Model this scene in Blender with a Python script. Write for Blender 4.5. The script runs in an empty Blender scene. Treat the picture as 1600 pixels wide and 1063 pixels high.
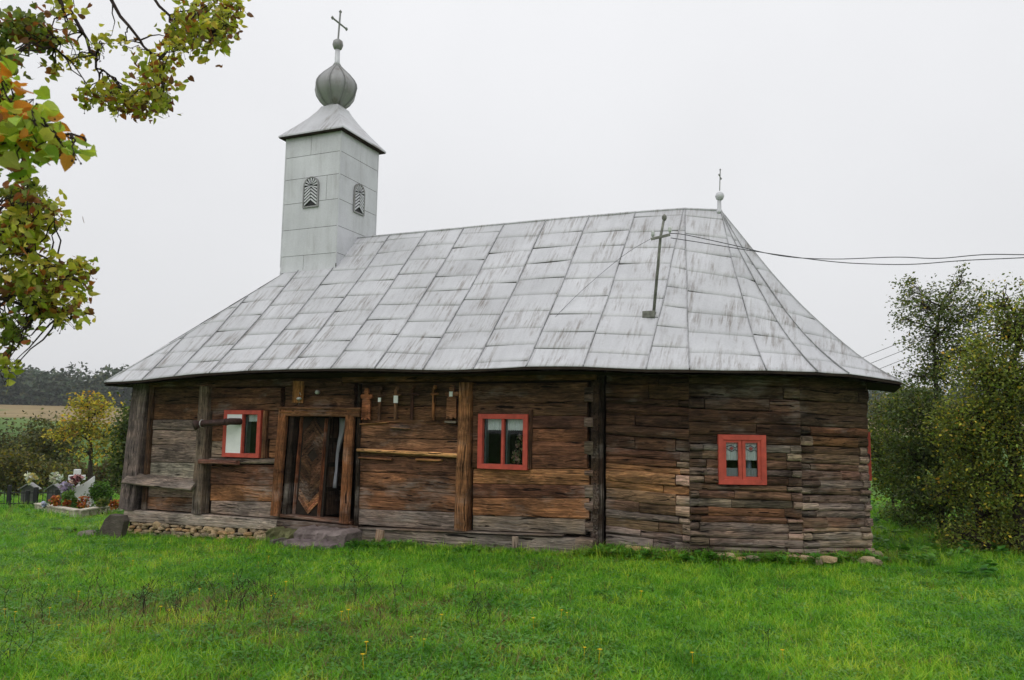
import bpy, math, random
import numpy as np
from mathutils import Vector, Matrix
random.seed(7); rng = np.random.default_rng(11)
S = bpy.context.scene; COL = S.collection

# ------------------------------------------------------------------ camera, sky, sun
F = 1220.0; PITCH = math.radians(6.35); ROLL = math.radians(.9); YAW = math.radians(23.1)
CAM = np.array([0, 0, 1.65])
_cp, _sp = math.cos(PITCH), math.sin(PITCH)
FW = np.array([0, _cp, _sp]); _u0 = np.array([0, -_sp, _cp]); _r0 = np.array([1., 0, 0])
CR = math.cos(ROLL)*_r0 + math.sin(ROLL)*_u0; CU = -math.sin(ROLL)*_r0 + math.cos(ROLL)*_u0
cd = bpy.data.cameras.new('camera'); cam = bpy.data.objects.new('camera', cd); COL.objects.link(cam)
cd.sensor_width = 36; cd.lens = F/1600*36; cd.clip_end = 3000; cd.clip_start = .05
cd.dof.use_dof = True; cd.dof.focus_distance = 11.0; cd.dof.aperture_fstop = 6.0
cam.matrix_world = Matrix(((CR[0], CU[0], -FW[0], CAM[0]), (CR[1], CU[1], -FW[1], CAM[1]), (CR[2], CU[2], -FW[2], CAM[2]), (0, 0, 0, 1)))
S.camera = cam
SUN_EL, SUN_AZ = math.radians(52), math.radians(205)      # azimuth clockwise from +Y
wd = bpy.data.worlds.new('World'); S.world = wd; wd.use_nodes = True
nt = wd.node_tree; nt.nodes.clear()
def N(t, k, **kw):
    n = t.nodes.new(k)
    for a, b in kw.items(): setattr(n, a, b)
    return n
out = N(nt, 'ShaderNodeOutputWorld'); bg = N(nt, 'ShaderNodeBackground'); bg.inputs[1].default_value = .1
sky = N(nt, 'ShaderNodeTexSky', sky_type='NISHITA', sun_disc=False, sun_elevation=SUN_EL, sun_rotation=SUN_AZ)
sky.dust_density = 4; sky.air_density = 1.5
tc = N(nt, 'ShaderNodeTexCoord'); sx = N(nt, 'ShaderNodeSeparateXYZ'); nt.links.new(tc.outputs['Generated'], sx.inputs[0])
mr = N(nt, 'ShaderNodeMapRange'); nt.links.new(sx.outputs[2], mr.inputs[0]); mr.inputs[1].default_value = 0; mr.inputs[2].default_value = 1
rp = N(nt, 'ShaderNodeMix', data_type='RGBA')      # overcast: zenith brighter than the horizon
rp.inputs[6].default_value = (8.2, 8.25, 8.45, 1); rp.inputs[7].default_value = (12.0, 12.05, 12.3, 1)
pw = N(nt, 'ShaderNodeMath', operation='POWER'); nt.links.new(mr.outputs[0], pw.inputs[0]); pw.inputs[1].default_value = 2.2
nt.links.new(pw.outputs[0], rp.inputs[0])
cn = N(nt, 'ShaderNodeTexNoise'); cn.inputs['Scale'].default_value = 1.6; cn.inputs['Detail'].default_value = 4; nt.links.new(tc.outputs['Generated'], cn.inputs['Vector'])
cm = N(nt, 'ShaderNodeMapRange'); cm.inputs[1].default_value = .3; cm.inputs[2].default_value = .7; cm.inputs[3].default_value = .945; cm.inputs[4].default_value = 1.055; nt.links.new(cn.outputs['Fac'], cm.inputs[0])
cs = N(nt, 'ShaderNodeVectorMath', operation='SCALE'); nt.links.new(rp.outputs[2], cs.inputs[0]); nt.links.new(cm.outputs[0], cs.inputs['Scale'])
mx = N(nt, 'ShaderNodeMix', data_type='RGBA'); mx.inputs[0].default_value = .96
nt.links.new(sky.outputs[0], mx.inputs[6]); nt.links.new(cs.outputs[0], mx.inputs[7])
nt.links.new(mx.outputs[2], bg.inputs[0]); nt.links.new(bg.outputs[0], out.inputs[0])
sd = bpy.data.lights.new('sun', 'SUN'); sd.energy = .5; sd.angle = math.radians(40); sd.color = (1, .97, .93)
so = bpy.data.objects.new('sun', sd); COL.objects.link(so)
sdir = Vector((math.sin(SUN_AZ)*math.cos(SUN_EL), math.cos(SUN_AZ)*math.cos(SUN_EL), math.sin(SUN_EL)))
so.rotation_euler = sdir.to_track_quat('Z', 'Y').to_euler(); so.location = (0, -5, 20)
S.view_settings.view_transform = 'Standard'; S.view_settings.look = 'None'; S.view_settings.gamma = 1
S.view_settings.exposure = 0; S.view_settings.use_curve_mapping = False
S.render.engine = 'CYCLES'
S.cycles.max_bounces = 6; S.cycles.transparent_max_bounces = 12

# ------------------------------------------------------------------ surveying: photo pixels (1600 wide) to real planes
UD = np.array([math.cos(YAW), -math.sin(YAW), 0]); VD = np.array([math.sin(YAW), math.cos(YAW), 0])
def ray(x, y): return FW + CR*(x-800)/F - CU*(y-531.5)/F
O = CAM + ray(930, 850)*10.8; O[2] = 0
def at(x, y, d): return CAM + ray(x, y)*d
def plane(x, y, p0, n):
    d = ray(x, y); return CAM + d*(((np.array(p0)-CAM)@n)/(d@n))
def uvz(p): q = np.array(p)-O; return np.array([q@UD, q@VD, q[2]])
def W(u, v, z): return O + UD*u + VD*v + np.array([0, 0, z])
def wv(x, y, v=0.): return uvz(plane(x, y, W(0, v, 0), VD))     # on the vertical plane v = const of the church
def wuz(x, y, v=0.): p = wv(x, y, v); return p[0], p[2]
def d_wall(x, y): return (x-O[0])*VD[0]+(y-O[1])*VD[1]
def gz(x, y):                                                    # terrain height
    x = np.asarray(x, float); y = np.asarray(y, float)
    u = (x-O[0])*UD[0]+(y-O[1])*UD[1]
    z = -.11*np.clip((y-6)/5, 0, 1) - .03*np.clip(-u-1, 0, 9) - .05*np.exp(-((u+7)/2.2)**2)*np.exp(-((d_wall(x, y))/.9)**2)
    d = np.hypot(x, y)
    z = z - .02*np.clip(d-16, 0, 9) - .075*np.clip(d-25, 0, 55) + .047*np.clip(d-90, 0, 240) + .02*np.clip(d-330, 0, 500)
    z = z + (.03*np.sin(x*.9+.5)*np.sin(y*.8) + .015*np.sin(x*2.3)*np.sin(y*1.9+1))*np.where((y > 8) & (y < 15), .4, 1.)
    return z
def onground(x, y):
    r = ray(x, y); t = 4.
    for i in range(400):
        p = CAM+r*t
        if p[2] <= gz(p[0], p[1]): break
        t += .1
    return np.array([p[0], p[1], float(gz(p[0], p[1]))])

# ------------------------------------------------------------------ materials
def mat(name, rough=.7, spec=.3):
    m = bpy.data.materials.new(name); m.use_nodes = True; t = m.node_tree
    b = t.nodes['Principled BSDF']; b.inputs['Roughness'].default_value = rough; b.inputs['Specular IOR Level'].default_value = spec
    return m, t, b
def L(t, a, b): t.links.new(a, b)
def noise(t, vec, scale, detail=4, rough=.55, dist=0.):
    n = N(t, 'ShaderNodeTexNoise'); n.inputs['Scale'].default_value = scale; n.inputs['Detail'].default_value = detail
    n.inputs['Roughness'].default_value = rough; n.inputs['Distortion'].default_value = dist
    if vec is not None: L(t, vec, n.inputs['Vector'])
    return n.outputs['Fac']
def ramp(t, fac, stops):
    r = N(t, 'ShaderNodeValToRGB'); e = r.color_ramp.elements
    while len(e) < len(stops): e.new(.5)
    for q, (p, c) in zip(e, stops):
        q.position = p; q.color = (c, c, c, 1) if not hasattr(c, '__len__') else (*c, 1)
    L(t, fac, r.inputs[0]); return r.outputs[0]
def mul(t, a, b, f=1., mode='MULTIPLY'):
    m = N(t, 'ShaderNodeMix', data_type='RGBA', blend_type=mode)
    if hasattr(f, 'is_linked'): L(t, f, m.inputs[0])
    else: m.inputs[0].default_value = f
    for i, q in ((6, a), (7, b)):
        if hasattr(q, 'is_linked'): L(t, q, m.inputs[i])
        else: m.inputs[i].default_value = (*q, 1)
    return m.outputs[2]
def mapping(t, vec, scale, loc=None):
    m = N(t, 'ShaderNodeMapping'); m.inputs['Scale'].default_value = scale; L(t, vec, m.inputs[0])
    if loc is not None: L(t, loc, m.inputs['Location'])
    return m.outputs[0]
def bump(t, b, h, strength=.5, dist=.01):
    n = N(t, 'ShaderNodeBump'); n.inputs['Strength'].default_value = strength; n.inputs['Distance'].default_value = dist
    L(t, h, n.inputs['Height']); L(t, n.outputs[0], b.inputs['Normal'])
def flat(name, col, rough=.7, spec=.3, var=.25, sc=8., bmp=0., metal=0.):
    m, t, b = mat(name, rough, spec); b.inputs['Metallic'].default_value = metal
    c = N(t, 'ShaderNodeTexCoord').outputs['Object']
    n = noise(t, c, sc, 5); r = ramp(t, n, [(.3, 1-var), (.7, 1+var)])
    L(t, mul(t, col, r), b.inputs['Base Color'])
    if bmp: bump(t, b, n, bmp, .01)
    return m
# old timber: local x runs along the grain; the object's own colour is the colour of that timber
def timber():
    m, t, b = mat('old_timber', .85, .18)
    oi = N(t, 'ShaderNodeObjectInfo'); c = N(t, 'ShaderNodeTexCoord').outputs['Object']
    rv = N(t, 'ShaderNodeCombineXYZ'); mm = N(t, 'ShaderNodeMath', operation='MULTIPLY'); mm.inputs[1].default_value = 60.
    L(t, oi.outputs['Random'], mm.inputs[0])
    for i in range(3): L(t, mm.outputs[0], rv.inputs[i])
    wob = N(t, 'ShaderNodeTexNoise'); wob.inputs['Scale'].default_value = 2.2; wob.inputs['Detail'].default_value = 2
    v0 = mapping(t, c, (1, 1, 1), rv.outputs[0]); L(t, v0, wob.inputs['Vector'])
    add = N(t, 'ShaderNodeVectorMath', operation='MULTIPLY_ADD'); L(t, wob.outputs['Color'], add.inputs[0]); add.inputs[1].default_value = (.0, .09, .09); L(t, v0, add.inputs[2])
    v = add.outputs[0]
    g1 = noise(t, mapping(t, v, (1.3, 34, 34)), 1., 8, .65)
    g2 = noise(t, mapping(t, v, (.9, 5, 5)), 1.3, 4, .6)
    g3 = noise(t, mapping(t, v, (2.6, 110, 110)), 1., 3, .6)
    ck = noise(t, mapping(t, v, (.8, 17, 17)), 1.7, 3, .5)
    crack = ramp(t, ck, [(.325, .1), (.36, 1.)])
    kn = N(t, 'ShaderNodeTexVoronoi'); kn.inputs['Scale'].default_value = 1.; L(t, mapping(t, v, (2.2, 6, 6)), kn.inputs['Vector'])
    knot = ramp(t, kn.outputs['Distance'], [(.05, .3), (.14, 1.)])
    gp_ = N(t, 'ShaderNodeNewGeometry').outputs['Position']
    blot = noise(t, mapping(t, gp_, (1.1, 1.1, 2.6)), 1.3, 7, .66)          # stains running across neighbouring timbers
    col = mul(t, oi.outputs['Color'], (1.32, 1.15, 1.04))
    col = mul(t, col, ramp(t, blot, [(.3, (.28, .27, .27)), (.47, (1., .98, .96)), (.7, (1.9, 1.72, 1.55))]))
    col = mul(t, col, ramp(t, g1, [(.3, .5), (.5, .97), (.72, 1.5)]))
    col = mul(t, col, ramp(t, g2, [(.3, .55), (.55, 1.05), (.75, 1.4)]))
    col = mul(t, col, ramp(t, g3, [(.33, .4), (.5, .95), (.7, 1.75)]))
    # silvery weathering on raised fibres
    sz_ = N(t, 'ShaderNodeSeparateXYZ'); L(t, gp_, sz_.inputs[0])
    lo = N(t, 'ShaderNodeMapRange'); L(t, sz_.outputs[2], lo.inputs[0]); lo.inputs[1].default_value = .9; lo.inputs[2].default_value = -.1; lo.inputs[3].default_value = -.04; lo.inputs[4].default_value = .16
    wa_ = N(t, 'ShaderNodeMath', operation='ADD'); L(t, noise(t, mapping(t, gp_, (.8, .8, 1.5)), 1.7, 5, .6), wa_.inputs[0]); L(t, lo.outputs[0], wa_.inputs[1]); wea = wa_.outputs[0]
    wm = N(t, 'ShaderNodeMath', operation='MULTIPLY'); L(t, ramp(t, wea, [(.53, 0.), (.7, 1.)]), wm.inputs[0]); L(t, ramp(t, g1, [(.4, .1), (.6, 1.)]), wm.inputs[1])
    wm2 = N(t, 'ShaderNodeMath', operation='MULTIPLY'); wm2.inputs[1].default_value = .55; L(t, wm.outputs[0], wm2.inputs[0])
    col = mul(t, col, (.40, .35, .31), wm2.outputs[0], 'MIX')
    col = mul(t, col, crack); col = mul(t, col, knot, .8)
    L(t, col, b.inputs['Base Color'])
    h = N(t, 'ShaderNodeMath', operation='MULTIPLY_ADD'); L(t, crack, h.inputs[0]); h.inputs[1].default_value = .7; L(t, g1, h.inputs[2])
    bump(t, b, h.outputs[0], 1., .03)
    return m
def sheet_metal(name, base, stain, streak, seed, rough=.42):
    m, t, b = mat(name, rough, .5); b.inputs['Metallic'].default_value = .15
    oi = N(t, 'ShaderNodeObjectInfo'); c = N(t, 'ShaderNodeTexCoord').outputs['Object']
    v = mapping(t, c, streak); big = noise(t, mapping(t, c, (1, 1, 1)), .9+seed, 3, .5)
    st = noise(t, v, 1., 7, .7, .3); fine = noise(t, mapping(t, c, (30, 30, 30)), 1., 5, .7)
    patch = noise(t, mapping(t, c, (2.4, 1.3, 1.3)), 1.+seed, 4, .65)
    a = N(t, 'ShaderNodeMath', operation='MULTIPLY'); L(t, ramp(t, st, [(.47, 0.), (.62, 1.)]), a.inputs[0]); L(t, ramp(t, patch, [(.43, 0.), (.62, 1.)]), a.inputs[1])
    k = N(t, 'ShaderNodeMath', operation='MULTIPLY'); L(t, a.outputs[0], k.inputs[0]); k.inputs[1].default_value = stain
    col = mul(t, base, ramp(t, oi.outputs['Random'], [(0, .955), (1, 1.045)]))
    col = mul(t, col, ramp(t, big, [(.3, .88), (.7, 1.08)])); col = mul(t, col, ramp(t, fine, [(.3, .93), (.7, 1.05)]))
    col = mul(t, col, ramp(t, noise(t, mapping(t, c, tuple(q*.45 for q in streak)), 1., 4, .6), [(.35, .95), (.6, 1.02)]))
    col = mul(t, col, (.17, .14, .115), k.outputs[0], 'MIX')
    L(t, col, b.inputs['Base Color']); L(t, ramp(t, st, [(.3, rough), (.7, rough+.12)]), b.inputs['Roughness'])
    bump(t, b, noise(t, c, 3.5, 3), .25, .02)
    return m
def leafmat(name, use_obj=False, trans=.35, boost=1.):
    m = bpy.data.materials.new(name); m.use_nodes = True; t = m.node_tree; b = t.nodes['Principled BSDF']
    b.inputs['Roughness'].default_value = .5; b.inputs['Specular IOR Level'].default_value = .35
    if use_obj: src = N(t, 'ShaderNodeObjectInfo').outputs['Color']
    else: src = N(t, 'ShaderNodeAttribute', attribute_name='col').outputs['Color']
    c = N(t, 'ShaderNodeTexCoord').outputs['Object']
    col = mul(t, src, ramp(t, noise(t, c, 40., 3), [(.3, .75), (.7, 1.2)]))
    L(t, col, b.inputs['Base Color'])
    tr = N(t, 'ShaderNodeBsdfTranslucent'); L(t, mul(t, col, (1.15, 1.1, .6)), tr.inputs[0])
    ms = N(t, 'ShaderNodeMixShader'); ms.inputs[0].default_value = trans
    L(t, b.outputs[0], ms.inputs[1]); L(t, tr.outputs[0], ms.inputs[2]); L(t, ms.outputs[0], t.nodes['Material Output'].inputs[0])
    return m
def grassmat(name, c0, c1, c2):
    m = bpy.data.materials.new(name); m.use_nodes = True; t = m.node_tree; b = t.nodes['Principled BSDF']
    b.inputs['Roughness'].default_value = .45; b.inputs['Specular IOR Level'].default_value = .3
    oi = N(t, 'ShaderNodeObjectInfo'); g = N(t, 'ShaderNodeNewGeometry').outputs['Position']
    col = ramp(t, oi.outputs['Random'], [(0, c0), (.55, c1), (1, c2)])
    col = mul(t, col, ramp(t, noise(t, g, .55, 4), [(.32, (.55, .72, .55)), (.5, (1, 1.02, 1)), (.68, (1.5, 1.2, 1.2))]))
    col = mul(t, col, ramp(t, noise(t, g, 2.6, 3), [(.3, (.66, .76, .7)), (.5, (1, 1.03, 1)), (.7, (1.25, 1.14, 1.1))]))
    L(t, col, b.inputs['Base Color'])
    tr = N(t, 'ShaderNodeBsdfTranslucent'); L(t, mul(t, col, (1.1, 1.15, .5)), tr.inputs[0])
    ms = N(t, 'ShaderNodeMixShader'); ms.inputs[0].default_value = .3
    L(t, b.outputs[0], ms.inputs[1]); L(t, tr.outputs[0], ms.inputs[2]); L(t, ms.outputs[0], t.nodes['Material Output'].inputs[0])
    return m
def glassmat():
    m = bpy.data.materials.new('window_glass'); m.use_nodes = True; t = m.node_tree; t.nodes.clear()
    o = N(t, 'ShaderNodeOutputMaterial'); ms = N(t, 'ShaderNodeMixShader'); fr = N(t, 'ShaderNodeFresnel'); fr.inputs[0].default_value = 1.28
    gl = N(t, 'ShaderNodeBsdfGlossy'); gl.inputs[1].default_value = .02; tr = N(t, 'ShaderNodeBsdfTransparent'); tr.inputs[0].default_value = (.9, .93, .92, 1)
    L(t, fr.outputs[0], ms.inputs[0]); L(t, tr.outputs[0], ms.inputs[1]); L(t, gl.outputs[0], ms.inputs[2]); L(t, ms.outputs[0], o.inputs[0])
    return m
def groundmat():
    m, t, b = mat('grass_ground', .9, .1)
    g = N(t, 'ShaderNodeNewGeometry').outputs['Position']
    near = ramp(t, noise(t, g, 1.2, 6, .65), [(.3, (.05, .11, .012)), (.5, (.08, .19, .016)), (.7, (.13, .26, .026))])
    ln = N(t, 'ShaderNodeVectorMath', operation='LENGTH'); L(t, g, ln.inputs[0])
    fb = N(t, 'ShaderNodeMath', operation='MULTIPLY_ADD'); L(t, noise(t, g, .012, 3), fb.inputs[0]); fb.inputs[1].default_value = .5
    dd = N(t, 'ShaderNodeMapRange'); dd.inputs[1].default_value = 0; dd.inputs[2].default_value = 1000; L(t, ln.outputs['Value'], dd.inputs[0]); L(t, dd.outputs[0], fb.inputs[2])
    far = ramp(t, fb.outputs[0], [(.44, (.08, .15, .03)), (.49, (.12, .19, .04)), (.51, (.29, .22, .11)), (.62, (.27, .20, .10)), (.64, (.08, .13, .03))])
    far = mul(t, far, ramp(t, noise(t, g, .15, 5), [(.3, .8), (.7, 1.2)]))
    k = N(t, 'ShaderNodeMapRange'); k.inputs[1].default_value = 60; k.inputs[2].default_value = 150; L(t, ln.outputs['Value'], k.inputs[0])
    L(t, mul(t, near, far, k.outputs[0], 'MIX'), b.inputs['Base Color'])
    bump(t, b, noise(t, g, 30, 4), .6, .02)
    return m
def rockmat(name, c0, c1, sc=5., bd=.012):
    m, t, b = mat(name, .85, .25)
    oi = N(t, 'ShaderNodeObjectInfo'); c = N(t, 'ShaderNodeTexCoord').outputs['Object']
    n = noise(t, c, sc, 7, .65)
    col = ramp(t, n, [(.3, c0), (.68, c1)])
    col = mul(t, col, oi.outputs['Color'])
    L(t, col, b.inputs['Base Color']); bump(t, b, noise(t, mapping(t, c, (1, 1, 2.5)), sc*2.2, 8, .7), 1., bd)
    return m
M = {}
M['wood'] = timber()
M['roof'] = sheet_metal('aluminium_paint_roof', (.57, .573, .595), .75, (19, 1.7, 1.7), .1)
M['tower'] = sheet_metal('zinc_sheet', (.65, .655, .685), .2, (9, 9, .8), .4)
M['dome'] = sheet_metal('dull_zinc_sheet', (.30, .30, .30), .75, (5, 5, 2), .7, .38)
M['seam'] = flat('dark_seam_metal', (.36, .36, .37), .5, .4, .3, 12)
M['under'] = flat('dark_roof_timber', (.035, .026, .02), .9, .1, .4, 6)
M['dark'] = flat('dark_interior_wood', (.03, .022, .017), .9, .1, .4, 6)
M['red'] = flat('red_window_paint', (.50, .083, .055), .6, .3, .2, 9, .25)
M['grey_paint'] = flat('grey_green_paint', (.12, .16, .17), .6, .3, .2, 14)
M['white'] = flat('white_board', (.84, .85, .83), .6, .3, .08, 6)
M['lace'] = flat('white_lace', (.78, .79, .8), .8, .1, .12, 60)
M['cloth'] = flat('pale_cloth', (.40, .40, .44), .85, .1, .08, 5)
M['embred'] = flat('red_embroidery', (.55, .09, .08), .8, .1)
M['embdark'] = flat('dark_embroidery', (.03, .035, .05), .8, .1)
M['rust'] = flat('rusty_pipe', (.055, .028, .024), .7, .3, .5, 14, .3)
M['iron'] = flat('black_iron', (.012, .012, .013), .5, .4)
M['bracket'] = flat('weathered_bracket_paint', (.19, .19, .165), .7, .3, .45, 14)
M['wire'] = flat('grey_wire', (.09, .09, .1), .6, .3)
M['porcelain'] = flat('porcelain', (.6, .62, .6), .3, .5, .1)
M['glass'] = glassmat()
M['stone'] = rockmat('field_stone', (.26, .20, .13), (.72, .61, .46), 7.)
M['slab'] = rockmat('step_stone', (.11, .095, .09), (.29, .26, .25), 4., .04)
M['marble'] = flat('white_marble', (.8, .8, .8), .4, .4, .05, 4)
M['granite'] = flat('dark_granite', (.1, .1, .095), .4, .4, .25, 20)
M['curb'] = rockmat('curb_stone', (.28, .24, .2), (.7, .66, .6), 9.)
M['bark'] = flat('bark', (.05, .038, .03), .9, .15, .45, 14, .6)
M['twig'] = flat('dark_twig', (.04, .028, .024), .85, .15)
M['leaf'] = leafmat('leaf', False, .45); M['oleaf'] = leafmat('big_leaf', True, .5)
M['needle'] = leafmat('far_leaf', False, .1)
M['petal'] = leafmat('petal', False, .2)
M['ground'] = groundmat()
M['grass'] = grassmat('grass_blade', (.085, .27, .012), (.19, .465, .019), (.43, .57, .05))
M['weed'] = grassmat('weed_leaf', (.06, .19, .025), (.10, .28, .04), (.17, .33, .06))
M['dry'] = grassmat('dry_stem', (.15, .085, .04), (.24, .15, .07), (.33, .23, .11))
M['yellow'] = flat('yellow_petal', (.75, .5, .01), .6, .2, .1)

# ------------------------------------------------------------------ builders
def link(o, parent=None):
    COL.objects.link(o)
    if parent is not None: o.parent = parent
    return o
def tag(o, label=None, cat=None, group=None, kind=None):
    if label: o['label'] = label
    if cat: o['category'] = cat
    if group: o['group'] = group
    if kind: o['kind'] = kind
    return o
def empty(name, loc, rz=0.):
    o = bpy.data.objects.new(name, None); o.empty_display_size = .2; o.location = tuple(loc); o.rotation_euler = (0, 0, rz); return link(o)
class MB:
    def __init__(s): s.v = []; s.f = []
    def add(s, vs, fs):
        k = len(s.v); s.v += [tuple(map(float, p)) for p in vs]; s.f += [tuple(i+k for i in f) for f in fs]; return s
    def box(s, lo, hi, M4=None):
        x0, y0, z0 = lo; x1, y1, z1 = hi
        vs = [(x0, y0, z0), (x1, y0, z0), (x1, y1, z0), (x0, y1, z0), (x0, y0, z1), (x1, y0, z1), (x1, y1, z1), (x0, y1, z1)]
        if M4 is not None: vs = [M4 @ Vector(q) for q in vs]
        return s.add(vs, [(0, 3, 2, 1), (4, 5, 6, 7), (0, 1, 5, 4), (1, 2, 6, 5), (2, 3, 7, 6), (3, 0, 4, 7)])
    def tube(s, pts, rad, n=8, caps=True):
        pts = [Vector(p) for p in pts]; rad = rad if hasattr(rad, '__len__') else [rad]*len(pts)
        ring = []; prev = None
        for i, p in enumerate(pts):
            t = (pts[min(i+1, len(pts)-1)]-pts[max(i-1, 0)]).normalized()
            if prev is None: a = t.orthogonal().normalized()
            else: a = (prev - t*prev.dot(t)).normalized()
            prev = a; b = t.cross(a)
            ring.append([p+(a*math.cos(2*math.pi*k/n)+b*math.sin(2*math.pi*k/n))*rad[i] for k in range(n)])
        vs = [q for r in ring for q in r]; fs = []
        for i in range(len(pts)-1):
            for k in range(n): fs.append((i*n+k, i*n+(k+1) % n, (i+1)*n+(k+1) % n, (i+1)*n+k))
        if caps: fs += [tuple(range(n-1, -1, -1)), tuple((len(pts)-1)*n+k for k in range(n))]
        return s.add(vs, fs)
    def lathe(s, prof, c=(0, 0, 0), n=16, ph=0.):
        vs = [(c[0]+r*math.cos(ph+2*math.pi*k/n), c[1]+r*math.sin(ph+2*math.pi*k/n), c[2]+z) for r, z in prof for k in range(n)]; fs = []
        for i in range(len(prof)-1):
            for k in range(n): fs.append((i*n+k, i*n+(k+1) % n, (i+1)*n+(k+1) % n, (i+1)*n+k))
        fs += [tuple(range(n-1, -1, -1)), tuple((len(prof)-1)*n+k for k in range(n))]
        return s.add(vs, fs)
    def prism(s, poly, y0, y1):          # polygon in x-z, thickness along y
        n = len(poly); vs = [(x, y0, z) for x, z in poly]+[(x, y1, z) for x, z in poly]
        fs = [tuple(range(n)), tuple(range(2*n-1, n-1, -1))]+[(i, i+n, (i+1) % n+n, (i+1) % n) for i in range(n)]
        return s.add(vs, fs)
    def mesh(s, name, m, smooth=False):
        me = bpy.data.meshes.new(name); me.from_pydata(s.v, [], s.f); me.materials.append(m)
        if smooth: me.polygons.foreach_set('use_smooth', [True]*len(me.polygons))
        me.update(); return me
    def build(s, name, m, parent=None, loc=None, rot=None, smooth=False, bevel=0.):
        o = bpy.data.objects.new(name, s.mesh(name, m, smooth))
        if loc is not None: o.location = tuple(loc)
        if rot is not None: o.rotation_euler = rot
        if bevel:
            b = o.modifiers.new('bevel', 'BEVEL'); b.width = bevel; b.segments = 2; b.limit_method = 'ANGLE'
        return link(o, parent)
def npmesh(name, V, Fq, m, col=None, smooth=False):
    """V (n,3); Fq (k,3 or 4)"""
    me = bpy.data.meshes.new(name); V = np.asarray(V, np.float32); Fq = np.asarray(Fq, np.int32); k, c = Fq.shape
    me.vertices.add(len(V)); me.vertices.foreach_set('co', V.ravel()); me.loops.add(k*c); me.loops.foreach_set('vertex_index', Fq.ravel())
    me.polygons.add(k); me.polygons.foreach_set('loop_start', np.arange(0, k*c, c, dtype=np.int32)); me.polygons.foreach_set('loop_total', np.full(k, c, np.int32))
    if col is not None:
        a = me.attributes.new('col', 'FLOAT_COLOR', 'POINT'); a.data.foreach_set('color', np.c_[col, np.ones(len(col))].astype(np.float32).ravel())
    me.materials.append(m); me.update(calc_edges=True); me.validate()
    if smooth: me.polygons.foreach_set('use_smooth', np.ones(k, bool))
    return me
def npobj(name, V, Fq, m, parent=None, col=None, smooth=False):
    return link(bpy.data.objects.new(name, npmesh(name, V, Fq, m, col, smooth)), parent)
def clone(o, parent=None):
    c = o.copy(); COL.objects.link(c); c.parent = parent; return c

# a squared timber, local x along the grain, local y into the wall (front face at y = 0), with an adzed uneven front
def timber_mesh(ln, b0, t0, b1, t1, th, wob=1., front=.0, ch=.009):
    n = max(3, min(22, int(ln/.16))); ph = [random.uniform(0, 9) for _ in range(6)]
    vs = []; fs = []; K = 8
    def s(x, a, b): return math.sin(x*2.3+ph[a])*.55+math.sin(x*6.1+ph[b])*.3+random.uniform(-.4, .4)
    for i in range(n+1):
        x = ln*i/n; k = i/n; b = b0+(b1-b0)*k; t = t0+(t1-t0)*k; h = t-b
        db = .005*wob*s(x, 0, 1); dt = .005*wob*s(x, 2, 3); f = front+.007*wob*s(x, 4, 5); c = min(ch, h*.3)*(1+.5*random.random())
        vs += [(x, th, b), (x, f+c, b+db), (x, f, b+c+db), (x, f-.004-random.random()*.004*wob, b+h*.35), (x, f-.003-random.random()*.004*wob, b+h*.7), (x, f, t-c+dt), (x, f+c, t+dt), (x, th, t)]
    for i in range(n):
        for k in range(K): a = i*K+k; b = i*K+(k+1) % K; fs.append((a, a+K, b+K, b))
    fs += [tuple(range(K)), tuple(n*K+k for k in range(K-1, -1, -1))]
    return vs, fs
def rc(c, j=.18, mx_=.2):
    c = tuple(q*(1-mx_)+m_*mx_ for q, m_ in zip(c, (.12, .078, .052)))
    k = 1+random.uniform(-j, j); return tuple(max(.005, q*k*(1+random.uniform(-.06, .06))) for q in c)
GREY = (.165, .158, .148); LGREY = (.27, .258, .24); BRN = (.115, .062, .036); DBRN = (.055, .033, .023); ORG = (.18, .096, .05); BLK = (.022, .017, .014); TAN = (.26, .155, .075)
def beam(parent, p, ang, ln, b0, t0, b1, t1, th, color, name='log', wob=1., front=0., loc_z=0.):
    m = MB(); m.add(*timber_mesh(ln, b0, t0, b1, t1, th, wob, front)); o = m.build(name, M['wood'], parent, (p[0], p[1], loc_z), (0, 0, ang)); o.color = (*color, 1); return o
def post(parent, u, v, z0, z1, w, d, color, lean=0., name='post', chamfer=.015, rz=0.):
    """upright: local x points up"""
    m = MB(); m.add(*timber_mesh(z1-z0, 0, w, 0, w, d, .6, 0., chamfer)); o = m.build(name, M['wood'], parent)
    R3 = Matrix(((0, 0, -1), (0, 1, 0), (1, 0, 0))).transposed()      # local x->z, local z->-x
    R3 = Matrix(((0, 0, 1), (0, 1, 0), (1, 0, 0))) if False else Matrix(((0, 0, -1), (0, 1, 0), (1, 0, 0)))
    M4 = Matrix.Translation((u+w/2, v, z0)) @ Matrix.Rotation(rz, 4, 'Z') @ Matrix.Rotation(lean, 4, 'Y') @ R3.to_4x4()
    o.matrix_local = M4; o.color = (*color, 1); return o

# ================================================================== GROUND
gx = np.unique(np.r_[np.linspace(-620, -60, 40), np.linspace(-60, -16, 30), np.linspace(-16, 16, 90), np.linspace(16, 60, 24), np.linspace(60, 620, 34)])
gy = np.unique(np.r_[np.linspace(-120, -20, 10), np.linspace(-20, -2, 12), np.linspace(-2, 26, 90), np.linspace(26, 100, 40), np.linspace(100, 720, 44)])
GX, GY = np.meshgrid(gx, gy); V = np.c_[GX.ravel(), GY.ravel(), gz(GX, GY).ravel()]
nx, ny = len(gx), len(gy); I = np.arange(nx*ny).reshape(ny, nx)
tag(npobj('ground', V, np.c_[I[:-1, :-1].ravel(), I[:-1, 1:].ravel(), I[1:, 1:].ravel(), I[1:, :-1].ravel()], M['ground'], smooth=True), kind='structure')

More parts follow.
